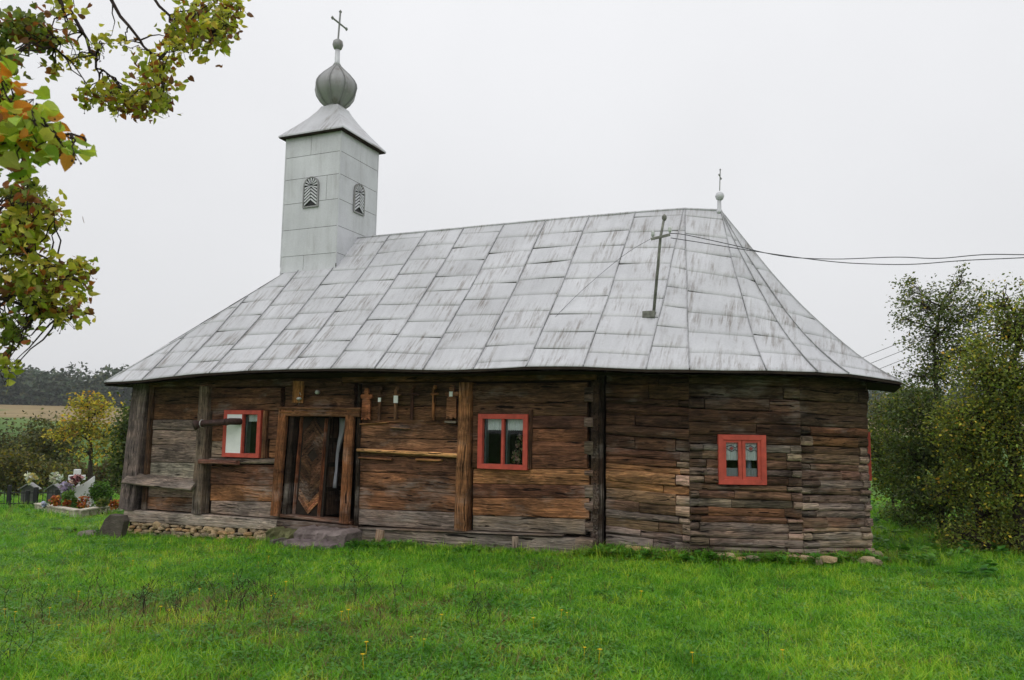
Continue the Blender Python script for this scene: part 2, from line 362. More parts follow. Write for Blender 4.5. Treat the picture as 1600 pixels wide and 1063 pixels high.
# ================================================================== CHURCH
church = empty('church', O, -YAW)
tag(church, 'old log church with grey sheet metal roof, onion domed belfry and red windows', 'church')
SB = .22
def facet_pt(c, head, x, y):
    h = math.radians(head); n = np.array([math.sin(h), -math.cos(h), 0]); return uvz(plane(x, y, W(*c), n))
c0 = np.array([.03, SB, 0]); c1 = np.array([1.262, SB, 0])
c2 = facet_pt(c1, 0, 1255, 869); c2[2] = 0
c3 = facet_pt(c2, 20, 1362, 872); c3[2] = 0
VR = 2.4                                            # ridge line
c4 = np.array([c3[0]+.01, 2*VR-c3[1], 0]); WL = -8.86; VB = 2*VR
# ---- dark inner lining that closes the rooms, with openings
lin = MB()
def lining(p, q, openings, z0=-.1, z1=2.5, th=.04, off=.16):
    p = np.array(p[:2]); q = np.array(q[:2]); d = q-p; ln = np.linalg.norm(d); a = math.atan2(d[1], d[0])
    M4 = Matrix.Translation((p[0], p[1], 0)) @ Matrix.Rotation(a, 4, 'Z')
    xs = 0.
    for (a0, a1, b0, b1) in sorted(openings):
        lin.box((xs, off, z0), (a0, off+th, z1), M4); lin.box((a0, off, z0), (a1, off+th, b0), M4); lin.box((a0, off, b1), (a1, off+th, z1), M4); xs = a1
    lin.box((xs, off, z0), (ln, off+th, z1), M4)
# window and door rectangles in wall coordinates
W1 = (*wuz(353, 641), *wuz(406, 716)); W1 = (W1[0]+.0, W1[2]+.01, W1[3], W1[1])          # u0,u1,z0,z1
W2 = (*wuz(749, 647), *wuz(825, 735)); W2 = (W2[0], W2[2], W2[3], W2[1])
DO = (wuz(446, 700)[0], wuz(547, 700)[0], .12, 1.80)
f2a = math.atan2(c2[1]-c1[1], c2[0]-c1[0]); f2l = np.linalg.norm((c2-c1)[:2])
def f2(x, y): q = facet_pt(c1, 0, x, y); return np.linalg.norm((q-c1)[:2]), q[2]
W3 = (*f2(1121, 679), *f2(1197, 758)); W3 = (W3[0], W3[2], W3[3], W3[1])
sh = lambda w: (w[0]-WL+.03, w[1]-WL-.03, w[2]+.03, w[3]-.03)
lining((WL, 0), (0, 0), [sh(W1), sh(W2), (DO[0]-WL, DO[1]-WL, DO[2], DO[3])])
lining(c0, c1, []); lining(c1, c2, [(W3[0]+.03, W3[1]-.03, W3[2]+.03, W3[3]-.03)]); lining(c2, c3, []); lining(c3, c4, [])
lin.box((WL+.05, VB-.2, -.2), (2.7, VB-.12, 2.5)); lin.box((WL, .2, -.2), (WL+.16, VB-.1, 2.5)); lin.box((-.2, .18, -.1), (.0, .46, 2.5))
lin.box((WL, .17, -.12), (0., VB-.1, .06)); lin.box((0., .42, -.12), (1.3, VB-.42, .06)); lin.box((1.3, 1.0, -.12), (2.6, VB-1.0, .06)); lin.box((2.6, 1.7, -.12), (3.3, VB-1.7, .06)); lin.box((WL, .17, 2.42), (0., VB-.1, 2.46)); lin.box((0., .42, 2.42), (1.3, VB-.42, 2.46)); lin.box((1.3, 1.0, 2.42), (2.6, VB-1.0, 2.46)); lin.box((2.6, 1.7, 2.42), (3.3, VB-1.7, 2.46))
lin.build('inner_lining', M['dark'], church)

# ---- porch / nave wall logs; joints are (y at left end, y at right end) of photo lines
TH = .15
def course(xl, xr, joints, cols, front=0., name='log'):
    for i in range(len(joints)-1):
        (a, b), (c, d) = joints[i], joints[i+1]
        ul, zt0 = wuz(xl, a); ur, zt1 = wuz(xr, b); zb0 = wuz(xl, c)[1]; zb1 = wuz(xr, d)[1]
        col = cols[i % len(cols)]
        beam(church, (ul, 0), 0, ur-ul, zb0+.0015, zt0-.0015, zb1+.0015, zt1-.0015, TH, rc(col), name, 1., front+random.uniform(0, .014))
A_ = .028
course(228, 316, [(606, 606), (631, 631), (656, 656), (672, 673), (695, 697), (723, 724), (759, 760), (777, 779), (796, 803)], [DBRN, BRN, GREY, GREY, GREY, LGREY, GREY, BRN], A_)
course(328, 437, [(606, 606), (622, 622), (642, 642)], [DBRN, BRN], A_)
course(330, 353, [(642, 642), (668, 668), (690, 690), (716, 716)], [BRN, BRN, GREY], A_)
course(419, 437, [(642, 643), (687, 687), (716, 717)], [BRN, ORG], A_)
course(328, 434, [(716, 717), (725, 725)], [GREY], -.03)
course(328, 434, [(726, 727), (758, 760), (783, 785), (803, 811)], [BRN, ORG, GREY], A_)
course(444, 552, [(600, 598), (618, 618), (640, 640)], [DBRN, BRN], A_)
course(558, 722, [(598, 597), (634, 635), (660, 665), (684, 688), (712, 717), (737, 745), (762, 773), (796, 802), (821, 830)], [DBRN, BRN, BRN, BRN, BRN, ORG, ORG, GREY], A_)
Dj = [(600, 597), (630, 630), (650, 650)]
course(738, 916, Dj, [DBRN, DBRN], A_)
course(830, 916, [(650, 650), (670, 670), (690, 690), (712, 712), (733, 733)], [DBRN, BRN, BRN, BRN], A_)
course(738, 748, [(650, 650), (690, 690), (733, 733)], [BRN, BRN], A_)
rj = [(733, 733), (757, 759), (779, 779), (806, 812), (830, 836)]
for k in range(4): course(738, 919 if k % 2 == 0 else 913, rj[k:k+2], [(TAN, BRN, ORG, GREY)[k]], A_)
# saw-toothed end of the nave wall: butt ends of the cross wall
for (ya, yb) in [(605, 628), (652, 668), (690, 711), (735, 745), (758, 778), (784, 800), (815, 832)]:
    u0, z1 = wuz(912, ya); u1, z0 = wuz(923, yb)
    beam(church, (u0, .03), 0, u1-u0+.02, z0, z1, z0, z1, .2, rc((.09, .08, .07)))
for k in range(9):        # cross wall logs running back
    z0 = -.02+k*.27
    beam(church, (.02, .05), math.pi/2, .2, z0+.004, z0+.266, z0+.004, z0+.266, .1, rc(BLK), 'log', .6)
post(church, -.02, .1, 0., 2.42, .16, .12, BLK)
# long top plates under the eaves and the sill
for (u0, u1, z0, z1, f, c) in [(-8.84, -4.3, 2.27, 2.40, -.015, DBRN), (-4.28, .0, 2.33, 2.46, -.02, BRN), (-8.8, .05, 2.40, 2.60, .0, BLK)]:
    beam(church, (u0, 0), 0, u1-u0, z0, z1-.005, z0, z1-.005, .16, rc(c), 'wall_plate', 1., f)
for a, b, c in [((196, 796, 815), (434, 812, 829), LGREY), ((436, 812, 830), (560, 822, 838), DBRN)]:
    u0, zt0 = wuz(a[0], a[1]); zb0 = wuz(a[0], a[2])[1]; u1, zt1 = wuz(b[0], b[1]); zb1 = wuz(b[0], b[2])[1]
    beam(church, (u0, -.03), 0, u1-u0, zb0, zt0, zb1, zt1, .3, c, 'sill_beam', 1.2)
u0, z0 = wuz(562, 824); u1, z1 = wuz(912, 838)
beam(church, (u0, -.06), 0, u1-u0-.3, z0-.03, z0, z1-.02, z1-.0, .2, (.10, .085, .07), 'sill_beam', 1.)
beam(church, (u0, -.02), 0, u1-u0, z0-.22, z0-.034, z1-.26, z1-.034, .25, GREY, 'sill_beam', 1.2)
u0, z0 = wuz(905, 858); beam(church, (u0-.02, -.12), 0, .25, z0-.01, z0+.16, z0-.01, z0+.15, .4, (.2, .17, .14), 'sill_beam', 1.)
# uprights
def px_post(xb, yb, xt, yt, wpx, front, depth, col):
    ub, zb = wuz(xb, yb); ut, zt = wuz(xt, yt); w = wuz(xb+wpx, yb)[0]-ub
    return post(church, ub, front, zb, zt, w, depth, rc(col, .08, 0), math.atan2(ut-ub, zt-zb))
px_post(200, 797, 223, 600, 23, -.07, .25, (.105, .102, .098)); px_post(224, 797, 238, 602, 7, -.02, .2, DBRN)
px_post(310, 802, 322, 604, 15, -.07, .2, (.125, .105, .085))
px_post(721, 829, 729, 598, 19, -.07, .2, (.17, .092, .05))
px_post(411, 716, 415, 642, 6, -.03, .15, BRN); px_post(826, 733, 829, 640, 6, -.015, .12, DBRN)
px_post(556, 820, 562, 600, 5, -.02, .15, BLK)
# projecting rails with flaked pale edges, and ledges
for (xa, ya, xb, yb, h, f, c) in [(560, 706, 721, 715, .055, -.055, (.42, .27, .13)), (560, 717, 612, 720, .03, -.02, ORG), (650, 720, 690, 721, .03, -.02, (.4, .22, .1)), (562, 664, 606, 661, .02, -.01, TAN), (610, 669, 640, 671, .018, -.012, TAN)]:
    u0, z0 = wuz(xa, ya); u1, z1 = wuz(xb, yb); beam(church, (u0, 0), 0, u1-u0, z0, z0+h, z1, z1+h, .1, c, 'rail', .6, f)
# sloping plank bench on the left bay and the small reddish plank by the window
u0, z0 = wuz(203, 752); u1, z1 = wuz(311, 757)
m = MB(); m.add(*timber_mesh(u1-u0, 0, .26, 0, .26, .035, .6)); o = m.build('bench_plank', M['wood'], church); o.color = (.16, .15, .14, 1)
o.matrix_local = Matrix.Translation((u0, -.2, z0-.01)) @ Matrix.Rotation(.03, 4, 'Y') @ Matrix.Rotation(-.85, 4, 'X')
u0, z0 = wuz(309, 724, -.15); u1, z1 = wuz(368, 727, -.15)
m = MB(); m.add(*timber_mesh(u1-u0, -.04, .04, -.03, .035, .1, .6)); o = m.build('shelf_plank', M['wood'], church, (u0, -.15, z0+.03)); o.color = (.14, .075, .06, 1)

# ---- altar end walls: nave logs (facet 1) and two turned facets, dovetailed at the corners
def facet(ca, cb, zs, cols, cutL, cutR, win=None, seed=0, tilt=0.):
    random.seed(seed); d = (cb-ca)[:2]; ln = float(np.linalg.norm(d)); a = math.atan2(d[1], d[0]); ca2 = np.array(ca[:2])
    def put(x0, x1, zb, zt, c, fr, nm='log'):
        if x1-x0 < .02: return
        p = ca2+d/ln*x0; dz = tilt*(x0/ln); dz1 = tilt*(x1/ln)
        beam(church, p, a, x1-x0, zb+dz+.0015, zt+dz-.0015, zb+dz1+.0015, zt+dz1-.0015, .15, c, nm, 2.3, fr)
    for i in range(len(zs)-1):
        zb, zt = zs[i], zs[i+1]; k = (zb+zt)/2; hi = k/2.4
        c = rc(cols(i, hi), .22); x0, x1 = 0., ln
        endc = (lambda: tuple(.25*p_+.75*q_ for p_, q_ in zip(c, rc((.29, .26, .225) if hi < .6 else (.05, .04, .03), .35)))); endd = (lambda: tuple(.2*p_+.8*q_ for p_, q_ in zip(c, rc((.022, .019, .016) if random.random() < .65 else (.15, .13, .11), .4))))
        fr = random.uniform(-.016, .016)
        if cutL:
            w = cutL*random.uniform(.55, 1.35)
            if i % 2 == 0 and (hi < .6 or random.random() < .5):
                put(0., w, zb+.01, zt-.012, endd(), fr-random.uniform(.0, .045)); x0 = w+.012
        if cutR:
            w = cutR*random.uniform(.55, 1.3)
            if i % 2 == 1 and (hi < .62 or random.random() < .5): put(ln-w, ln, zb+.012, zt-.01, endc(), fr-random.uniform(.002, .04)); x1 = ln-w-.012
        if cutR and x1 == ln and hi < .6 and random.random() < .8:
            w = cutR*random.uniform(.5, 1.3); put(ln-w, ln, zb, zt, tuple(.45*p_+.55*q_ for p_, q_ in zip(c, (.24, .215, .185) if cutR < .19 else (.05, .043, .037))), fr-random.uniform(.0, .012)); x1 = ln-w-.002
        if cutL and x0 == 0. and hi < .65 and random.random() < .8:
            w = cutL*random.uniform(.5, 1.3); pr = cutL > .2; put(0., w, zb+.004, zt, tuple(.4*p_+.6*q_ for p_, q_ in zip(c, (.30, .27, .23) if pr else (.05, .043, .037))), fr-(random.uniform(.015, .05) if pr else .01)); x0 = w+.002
        if win and zt > win[2]+.01 and zb < win[3]-.01:
            put(x0, win[0]+.01, zb, zt, c, fr); put(win[1]-.01, x1, zb, zt, c, fr)
        elif x1-x0 > .9 and random.random() < .35:
            xm = x0+(x1-x0)*random.uniform(.35, .7); put(x0, xm-.004, zb, zt, c, fr); put(xm+.004, x1, zb, zt+.0, rc(c, .3), fr+.008)
        else: put(x0, x1, zb, zt, c, fr)
def f1z(y, x=1000): return wv(x, y, SB)[2]
z1s = [f1z(y) for y in (853, 838, 826, 811, 799, 783, 765, 752.5, 734.5, 725, 714, 700, 680, 664, 645, 631, 621, 599)]+[2.42, 2.5]
z1s[0] -= .03
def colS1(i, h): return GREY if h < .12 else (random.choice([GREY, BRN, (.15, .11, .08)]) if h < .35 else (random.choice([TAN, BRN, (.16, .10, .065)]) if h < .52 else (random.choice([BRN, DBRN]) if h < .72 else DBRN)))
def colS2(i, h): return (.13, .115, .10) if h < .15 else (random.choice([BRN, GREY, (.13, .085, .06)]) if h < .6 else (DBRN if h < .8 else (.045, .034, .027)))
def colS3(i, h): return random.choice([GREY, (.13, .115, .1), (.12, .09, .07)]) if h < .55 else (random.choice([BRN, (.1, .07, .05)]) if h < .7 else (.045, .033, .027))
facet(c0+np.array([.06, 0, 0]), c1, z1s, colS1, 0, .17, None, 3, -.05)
z2s = list(np.array([-.07, .02, .10, .215, .30, .42, .50, .62, .73, .84, .93, 1.04, 1.14, 1.26, 1.37, 1.47, 1.6, 1.76, 1.93, 2.1, 2.28, 2.42, 2.5]))
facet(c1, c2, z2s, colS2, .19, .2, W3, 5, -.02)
z3s = list(np.array([-.12, -.02, .085, .19, .29, .36, .49, .58, .68, .80, .89, 1.0, 1.12, 1.22, 1.35, 1.46, 1.6, 1.73, 1.9, 2.08, 2.26, 2.41, 2.48]))
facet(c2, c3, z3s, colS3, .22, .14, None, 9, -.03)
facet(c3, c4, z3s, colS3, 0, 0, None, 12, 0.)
# plain back and west walls in logs (seen only from the side)
for k in range(10):
    z0 = -.1+k*.25
    beam(church, (3.0, VB), math.pi, 3.0-WL, z0+.004, z0+.246, z0+.004, z0+.246, .12, rc(DBRN))
    beam(church, (WL, VB), -math.pi/2, VB-.12, z0+.004, z0+.246, z0+.004, z0+.246, .12, rc(GREY))
beam(church, c4[:2], math.atan2(VB-c4[1], 3.0-c4[0]), float(np.hypot(3.0-c4[0], VB-c4[1])), -.1, 2.45, -.1, 2.45, .12, DBRN)
random.seed(21)

# ---- windows
def window(rect, p, ang, board=False, sash=False):
    u0, u1, z0, z1 = rect; w = u1-u0; h = z1-z0; root_loc = (p[0]+math.cos(ang)*u0, p[1]+math.sin(ang)*u0, z0)
    fw = .072
    m = MB()
    y0, y1 = -.045, .16
    m.prism([(0, 0), (w, 0), (w-fw, fw), (fw, fw)], y0, y1); m.prism([(w, 0), (w, h), (w-fw, h-fw), (w-fw, fw)], y0, y1)
    m.prism([(w, h), (0, h), (fw, h-fw), (w-fw, h-fw)], y0, y1); m.prism([(0, h), (0, 0), (fw, fw), (fw, h-fw)], y0, y1)
    fr = m.build('window', M['red'], church, root_loc, (0, 0, ang), bevel=.004)
    if sash:
        for k in (0, 1):
            a0 = fw-.01+k*(w-2*fw+.02)/2; a1 = a0+(w-2*fw+.02)/2-.006; s = MB(); sw = .046
            s.box((a0, -.03, fw-.01), (a0+sw, .01, h-fw+.01)); s.box((a1-sw, -.03, fw-.01), (a1, .01, h-fw+.01)); s.box((a0+sw, -.028, fw-.01), (a1-sw, .008, fw-.01+sw)); s.box((a0+sw, -.028, h-fw+.01-sw), (a1-sw, .008, h-fw+.01))
            s.build('sash', M['red'], fr, bevel=.003)
            g = MB(); g.box((a0+sw-.005, -.006, fw+.03), (a1-sw+.005, -.002, h-fw-.03)); g.build('pane', M['glass'], fr)
    else:
        s = MB(); s.box((w/2-.02, -.035, fw), (w/2+.02, .03, h-fw)); s.build('mullion', M['red'], fr, bevel=.003)
        s = MB()
        for a0, a1 in ((fw, w/2-.02), (w/2+.02, w-fw)):
            s.box((a0, .045, fw), (a0+.028, .14, h-fw)); s.box((a1-.012, .05, fw), (a1, .12, h-fw))
        s.build('inner_jamb', M['grey_paint'], fr)
        for k, (a0, a1) in enumerate(((fw, w/2-.02), (w/2+.02, w-fw))):
            g = MB(); g.box((a0, .02, fw), (a1, .024, h-fw))
            if k == 0 and board: g = MB(); g.box((a0-.01, -.036, fw-.01), (a1+.012, -.03, h-fw+.01)); g.build('blanking_board', M['white'], fr)
            else: g.build('pane', M['glass'], fr)
    return fr
window(W1, (0, 0), 0, board=True); window(W2, (0, 0), 0); window(W3, c1[:2], f2a, sash=True)
# window of the east wall, seen edge on
l4 = float(np.linalg.norm((c4-c3)[:2])); a4 = math.atan2(c4[1]-c3[1], c4[0]-c3[0])
window((l4/2-.36, l4/2+.36, .95, 1.66), c3[:2], a4, sash=True)

# curtains: separate things hanging inside
def lace(name, label, cat, p, ang, x0, x1, ztop, zbot, y=.075, mtl='lace', scal=.035, group=None):
    n = 24; m = MB(); vs = []; fs = []
    for i in range(n+1):
        x = x0+(x1-x0)*i/n; yy = y+.007*math.sin(i*1.7)+.004*math.sin(i*.6)
        zb = zbot+.016*abs(math.sin(math.pi*(x-x0)/scal))
        vs += [(x, yy, ztop), (x, yy, (ztop+zb)/2), (x, yy, zb), (x, yy+.004, ztop), (x, yy+.004, (ztop+zb)/2), (x, yy+.004, zb)]
    for i in range(n):
        a = i*6; b = a+6
        fs += [(a, a+1, b+1, b), (a+1, a+2, b+2, b+1), (a+3, b+3, b+4, a+4), (a+4, b+4, b+5, a+5), (a+2, a+5, b+5, b+2), (a, b, b+3, a+3)]
    fs += [(0, 3, 4, 1), (1, 4, 5, 2), (n*6, n*6+1, n*6+4, n*6+3), (n*6+1, n*6+2, n*6+5, n*6+4)]
    m.add(vs, fs); w0 = W(p[0], p[1], 0); o = m.build(name, M[mtl], None, (w0[0], w0[1], 0), (0, 0, ang-YAW)); tag(o, label, cat, group); return o
um = (W2[0]+W2[1])/2
lace('lace_curtain', 'scalloped white lace valance behind the left pane of the middle window', 'curtain', (0, 0), 0, W2[0]+.125, um-.028, W2[3]-.075, W2[3]-.245, .042)
lace('lace_curtain', 'scalloped white lace valance behind the right pane of the middle window', 'curtain', (0, 0), 0, um+.052, W2[1]-.076, W2[3]-.075, W2[3]-.245, .042)
um = (W1[0]+W1[1])/2
lace('lace_curtain', 'small white lace valance beside the white board in the window with stovepipe', 'curtain', (0, 0), 0, um+.08, W1[1]-.076, W1[3]-.075, W1[3]-.2, .042)
w3 = W3[1]-W3[0]
for k, side in enumerate(('left', 'right')):
    a0 = W3[0]+(.105 if k == 0 else w3/2+.042); a1 = a0+w3/2-.155; zt = W3[3]-.10
    o = lace('embroidered_curtain', f'white embroidered curtain with a red diamond behind the {side} pane of the apse window', 'curtain', c1[:2], f2a, a0, a1, zt, zt-.255, .016, 'lace', .012)
    xm = (a0+a1)/2; d = MB(); d.prism([(xm-.032, zt-.085), (xm, zt-.115), (xm+.032, zt-.085), (xm, zt-.06)], -.001, .004); d.build('red_motif', M['embred'], o)
    d = MB()
    zz = [(a0, zt-.075), (a0+.03, zt-.095), (xm, zt-.128), (xm+.045, zt-.1), (a1, zt-.125)]; z2 = [(a0, zt-.07), (xm-.03, zt-.05), (xm, zt-.045), (xm+.05, zt-.08), (a1, zt-.05)]
    for Zl in (zz, z2):
        for q in range(4): (xa, za), (xb, zb) = Zl[q], Zl[q+1]; d.prism([(xa, za-.006), (xb, zb-.006), (xb, zb+.004), (xa, za+.004)], -.002, .003)
    d.build('dark_motif', M['embdark'], o)
    d = MB()
    for q in range(6): xa = a0+(a1-a0)*q/6; d.prism([(xa, zt-.012), (xa+(a1-a0)/12, zt-.03), (xa+(a1-a0)/6, zt-.012), (xa+(a1-a0)/12, zt-.02)], -.002, .003)
    d.build('red_edging', M['embred'], o)
    lace('lace_curtain', f'low lace strip along the bottom of the {side} pane of the apse window', 'curtain', c1[:2], f2a, a0, a1, W3[2]+.22, W3[2]+.1, .016, 'cloth', .02)
b = MB(); q = np.array(c1[:2])+np.array([math.cos(f2a), math.sin(f2a)])*(W3[0]+w3/2+.13)+np.array([-math.sin(f2a), math.cos(f2a)])*.12
b.lathe([(.035, 0), (.038, .01), (.038, .13), (.03, .16), (.014, .18), (.014, .21), (.018, .215)], n=14)
w0 = W(q[0], q[1], W3[2]+.16); tag(b.build('bottle', flat('blue_grey_glass', (.2, .27, .36), .3, .5), None, w0, smooth=True), 'blue grey bottle standing behind the right pane of the apse window', 'bottle')

# ---- doorway: frame, herringbone leaf, inner leaf standing open, pale cloth
dl, dr = wuz(430, 800)[0], wuz(556, 800)[0]; fl = [wuz(x, 800)[0] for x in (431, 446, 541, 555)]
ztop = wuz(495, 640)[1]; zlin = wuz(495, 651)[1]; zb = wuz(430, 806)[1]; zbr = wuz(545, 818)[1]
m = MB(); lean = wuz(440, 645)[0]-wuz(431, 800)[0]
jw = .17
post(church, fl[0], -.06, zb, ztop-.01, jw, .07, (.16, .078, .038), .045, 'door_jamb'); post(church, fl[2]-.02, -.06, zbr, ztop-.01, jw, .07, (.16, .078, .038), .025, 'door_jamb')
post(church, fl[0]+jw-.01, .0, zb, zlin, .1, .16, BLK, .045, 'door_jamb'); post(church, fl[2]-.1, .0, zbr, zlin, .08, .16, BLK, .03, 'door_jamb')
beam(church, (fl[0]+.02, -.06), 0, fl[3]-fl[0]+.03, zlin, ztop, zlin, ztop, .08, (.13, .072, .04), 'lintel', .8)
beam(church, (fl[0]+.0, -.075), 0, fl[3]-fl[0]+.07, ztop-.01, ztop+.035, ztop-.01, ztop+.035, .09, (.15, .085, .045), 'lintel_moulding', .6)
beam(church, (fl[0]+.03, -.075), 0, fl[3]-fl[0], zlin+.06, zlin+.075, zlin+.06, zlin+.075, .03, (.24, .13, .06), 'lintel_moulding', .6)
beam(church, (fl[0]+.1, -.02), 0, fl[2]-fl[0], zb-.02, zb+.035, zbr-.02, zbr+.035, .25, (.12, .06, .035), 'threshold', .6)
dlu = wuz(456, 720)[0]+.0; dru = wuz(501, 720)[0]; dz0, dz1 = zb+.04, zlin-.005
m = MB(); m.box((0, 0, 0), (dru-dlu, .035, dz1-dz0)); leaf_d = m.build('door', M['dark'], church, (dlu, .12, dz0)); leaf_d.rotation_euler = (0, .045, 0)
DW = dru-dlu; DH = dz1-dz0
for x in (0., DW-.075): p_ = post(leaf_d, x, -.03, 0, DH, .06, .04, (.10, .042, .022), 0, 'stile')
# herringbone slats: a chevron down the leaf, turning half way
xm = DW/2; half = DW/2-.08; k = 0
z = .03
while z < DH-.06:
    up = z > DH*.54
    for sgn in (-1, 1):
        x0 = xm+sgn*.004; x1 = xm+sgn*half; dz = half*1.05*(-1 if up else 1)*1.; zc = z+(half*1.05 if up else 0)
        if min(zc, zc+dz) > .01 and max(zc, zc+dz) < DH-.02:
            s = MB(); h = .034; s.prism([(x0, zc), (x1, zc+dz), (x1, zc+dz+h), (x0, zc+h)] if sgn > 0 else [(x1, zc+dz), (x0, zc), (x0, zc+h), (x1, zc+dz+h)], -.022-.008*random.random(), .0)
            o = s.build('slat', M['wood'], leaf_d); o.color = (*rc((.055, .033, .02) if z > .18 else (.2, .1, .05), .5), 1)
    z += .047
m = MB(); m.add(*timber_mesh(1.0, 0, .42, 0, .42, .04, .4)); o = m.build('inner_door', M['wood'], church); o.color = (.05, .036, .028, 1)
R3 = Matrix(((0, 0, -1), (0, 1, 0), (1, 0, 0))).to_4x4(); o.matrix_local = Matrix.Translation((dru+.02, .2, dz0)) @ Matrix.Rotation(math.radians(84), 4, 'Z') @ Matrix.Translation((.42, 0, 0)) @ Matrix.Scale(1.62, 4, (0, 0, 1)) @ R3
for zz in (.55, .95, 1.35):
    m = MB(); m.box((0, 0, 0), (.42, .03, .07), Matrix.Translation((dru+.04, .17, zz)) @ Matrix.Rotation(math.radians(84), 4, 'Z')); m.build('door_rail', M['dark'], church)
cu = wuz(530, 720, .3)[0]
m = MB(); vs = []; fs = []
for j in range(13):
    t = j/12; wdt = .17-.145*min(1, t*1.9) if t < .52 else .025+.05*(t-.52)
    for i in range(7): s_ = i/6; vs.append((wdt*s_-.05*t, .03*math.sin(i*2.1+j*.4), -1.15*t))
for j in range(12):
    for i in range(6): a = j*7+i; fs.append((a, a+7, a+8, a+1))
m.add(vs, fs); w0 = W(cu-.03, .3, zlin-.02); o = m.build('cloth', M['cloth'], None, w0, (0, 0, -YAW), True)
sol = o.modifiers.new('thick', 'SOLIDIFY'); sol.thickness = .006
tag(o, 'pale cloth gathered and hanging inside the open half of the church doorway', 'cloth')

# ---- roof
UE = [-8.17, -7.43, -6.64, -5.80, -4.99, -4.17, -3.35, -2.52, -1.69, -.87, -.03, .80]
ZE = [2.371, 2.43, 2.476, 2.508, 2.518, 2.517, 2.505, 2.473, 2.471, 2.495, 2.482, 2.445]
def eoff(p, c, a0, a1, d):        # eave corner from two facet directions
    n0 = np.array([math.sin(a0), -math.cos(a0)]); n1 = np.array([math.sin(a1), -math.cos(a1)])
    return np.linalg.solve(np.array([n0, n1]), [d+n0@c[:2], d+n1@c[:2]])
f3a = math.atan2(c3[1]-c2[1], c3[0]-c2[0])
e1 = eoff(0, c1, 0, f2a, .46); e2 = eoff(0, c2, f2a, f3a, .46); e3 = eoff(0, c3, f3a, math.pi/2, .45)
WC = np.array([-9.1, -.5, 2.34]); RW = -6.25; R1 = np.array([.83, VR, 5.375]); R2 = np.array([1.42, VR, 5.29])
HIPW = VR+.5
def ridge_z(u): return 5.405-.03*max(0, (u+.5)/1.3)
def rafter(e, r, sag): 
    e = np.array(e, float); r = np.array(r, float)
    def f(t): p = e+(r-e)*t; p = p.copy(); p[2] -= sag*4*t*(1-t)*(1.25-.5*t); return p
    return f
RAFT = []           # (function, tmax)
RAFT.append((rafter(WC, (WC[0], VR, 5.4), .07), 0.0))
for u, z in zip(UE, ZE):
    v = -.5 if u < .1 else -.34
    RAFT.append((rafter((u, v, z), (u, VR, ridge_z(u)), .07), min(1., (u-WC[0])/(RW-WC[0]))))
em = e1+(e2-e1)*.60; ed = e2+(e3-e2)*.36
RAFT += [(rafter((*e1, 2.44), R1, .10), 1.), (rafter((*em, 2.445), R2, .17), 1.), (rafter((*e2, 2.435), R2, .24), 1.), (rafter((*ed, 2.43), R2, .27), 1.), (rafter((*e3, 2.355), R2, .30), 1.)]
nfront = len(RAFT)
# mirrored back side and hips: base deck only
def mirror(f): return lambda t: (lambda p: np.array([p[0], 2*VR-p[1], p[2]]))(f(t))
ring = [(f, tm) for f, tm in RAFT]+[(mirror(f), tm) for f, tm in RAFT[::-1]]
deck = MB(); T = 12
def strip_surface(fa, ta, fb, tb, off, T=12):
    vs = []
    for j in range(T+1):
        for f, tm in ((fa, ta), (fb, tb)):
            p = f(tm*j/T); vs.append((p[0], p[1], p[2]+off))
    return vs, [(2*j, 2*j+1, 2*j+3, 2*j+2) for j in range(T)]
for i in range(len(ring)-1):
    (fa, ta), (fb, tb) = ring[i], ring[i+1]
    for off in (-.015, -.04):
        vs, fs = strip_surface(fa, ta, fb, tb, off); deck.add(vs, fs if off > -.03 else [q[::-1] for q in fs])
    a, b_ = fa(0), fb(0); deck.add([(a[0], a[1], a[2]-.04), (b_[0], b_[1], b_[2]-.04), (b_[0], b_[1], b_[2]-.015), (a[0], a[1], a[2]-.015)], [(0, 1, 2, 3)])
wa = WC; wb = np.array([WC[0], 2*VR-WC[1], WC[2]]); wr = np.array([RW, VR, 5.4])
for off in (-.015, -.06): deck.add([(wa[0], wa[1], wa[2]+off), (wb[0], wb[1], wb[2]+off), (wr[0], wr[1], wr[2]+off)], [(0, 1, 2)])
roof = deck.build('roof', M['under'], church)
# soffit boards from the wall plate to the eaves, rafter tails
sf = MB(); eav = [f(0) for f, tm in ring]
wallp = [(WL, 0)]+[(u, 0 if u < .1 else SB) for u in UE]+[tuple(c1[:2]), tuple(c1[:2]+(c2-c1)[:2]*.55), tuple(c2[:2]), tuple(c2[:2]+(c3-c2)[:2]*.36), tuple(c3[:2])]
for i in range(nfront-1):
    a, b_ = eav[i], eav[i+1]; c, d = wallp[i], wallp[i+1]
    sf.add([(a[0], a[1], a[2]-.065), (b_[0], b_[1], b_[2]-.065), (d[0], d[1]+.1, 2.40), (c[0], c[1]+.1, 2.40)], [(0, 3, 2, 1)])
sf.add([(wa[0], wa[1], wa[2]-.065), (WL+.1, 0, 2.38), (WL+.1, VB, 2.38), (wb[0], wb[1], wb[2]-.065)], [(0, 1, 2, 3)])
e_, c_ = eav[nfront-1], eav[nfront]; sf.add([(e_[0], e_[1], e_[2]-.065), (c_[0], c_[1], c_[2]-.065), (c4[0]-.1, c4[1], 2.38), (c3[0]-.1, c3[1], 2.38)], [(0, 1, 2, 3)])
sf.build('soffit', M['under'], roof)
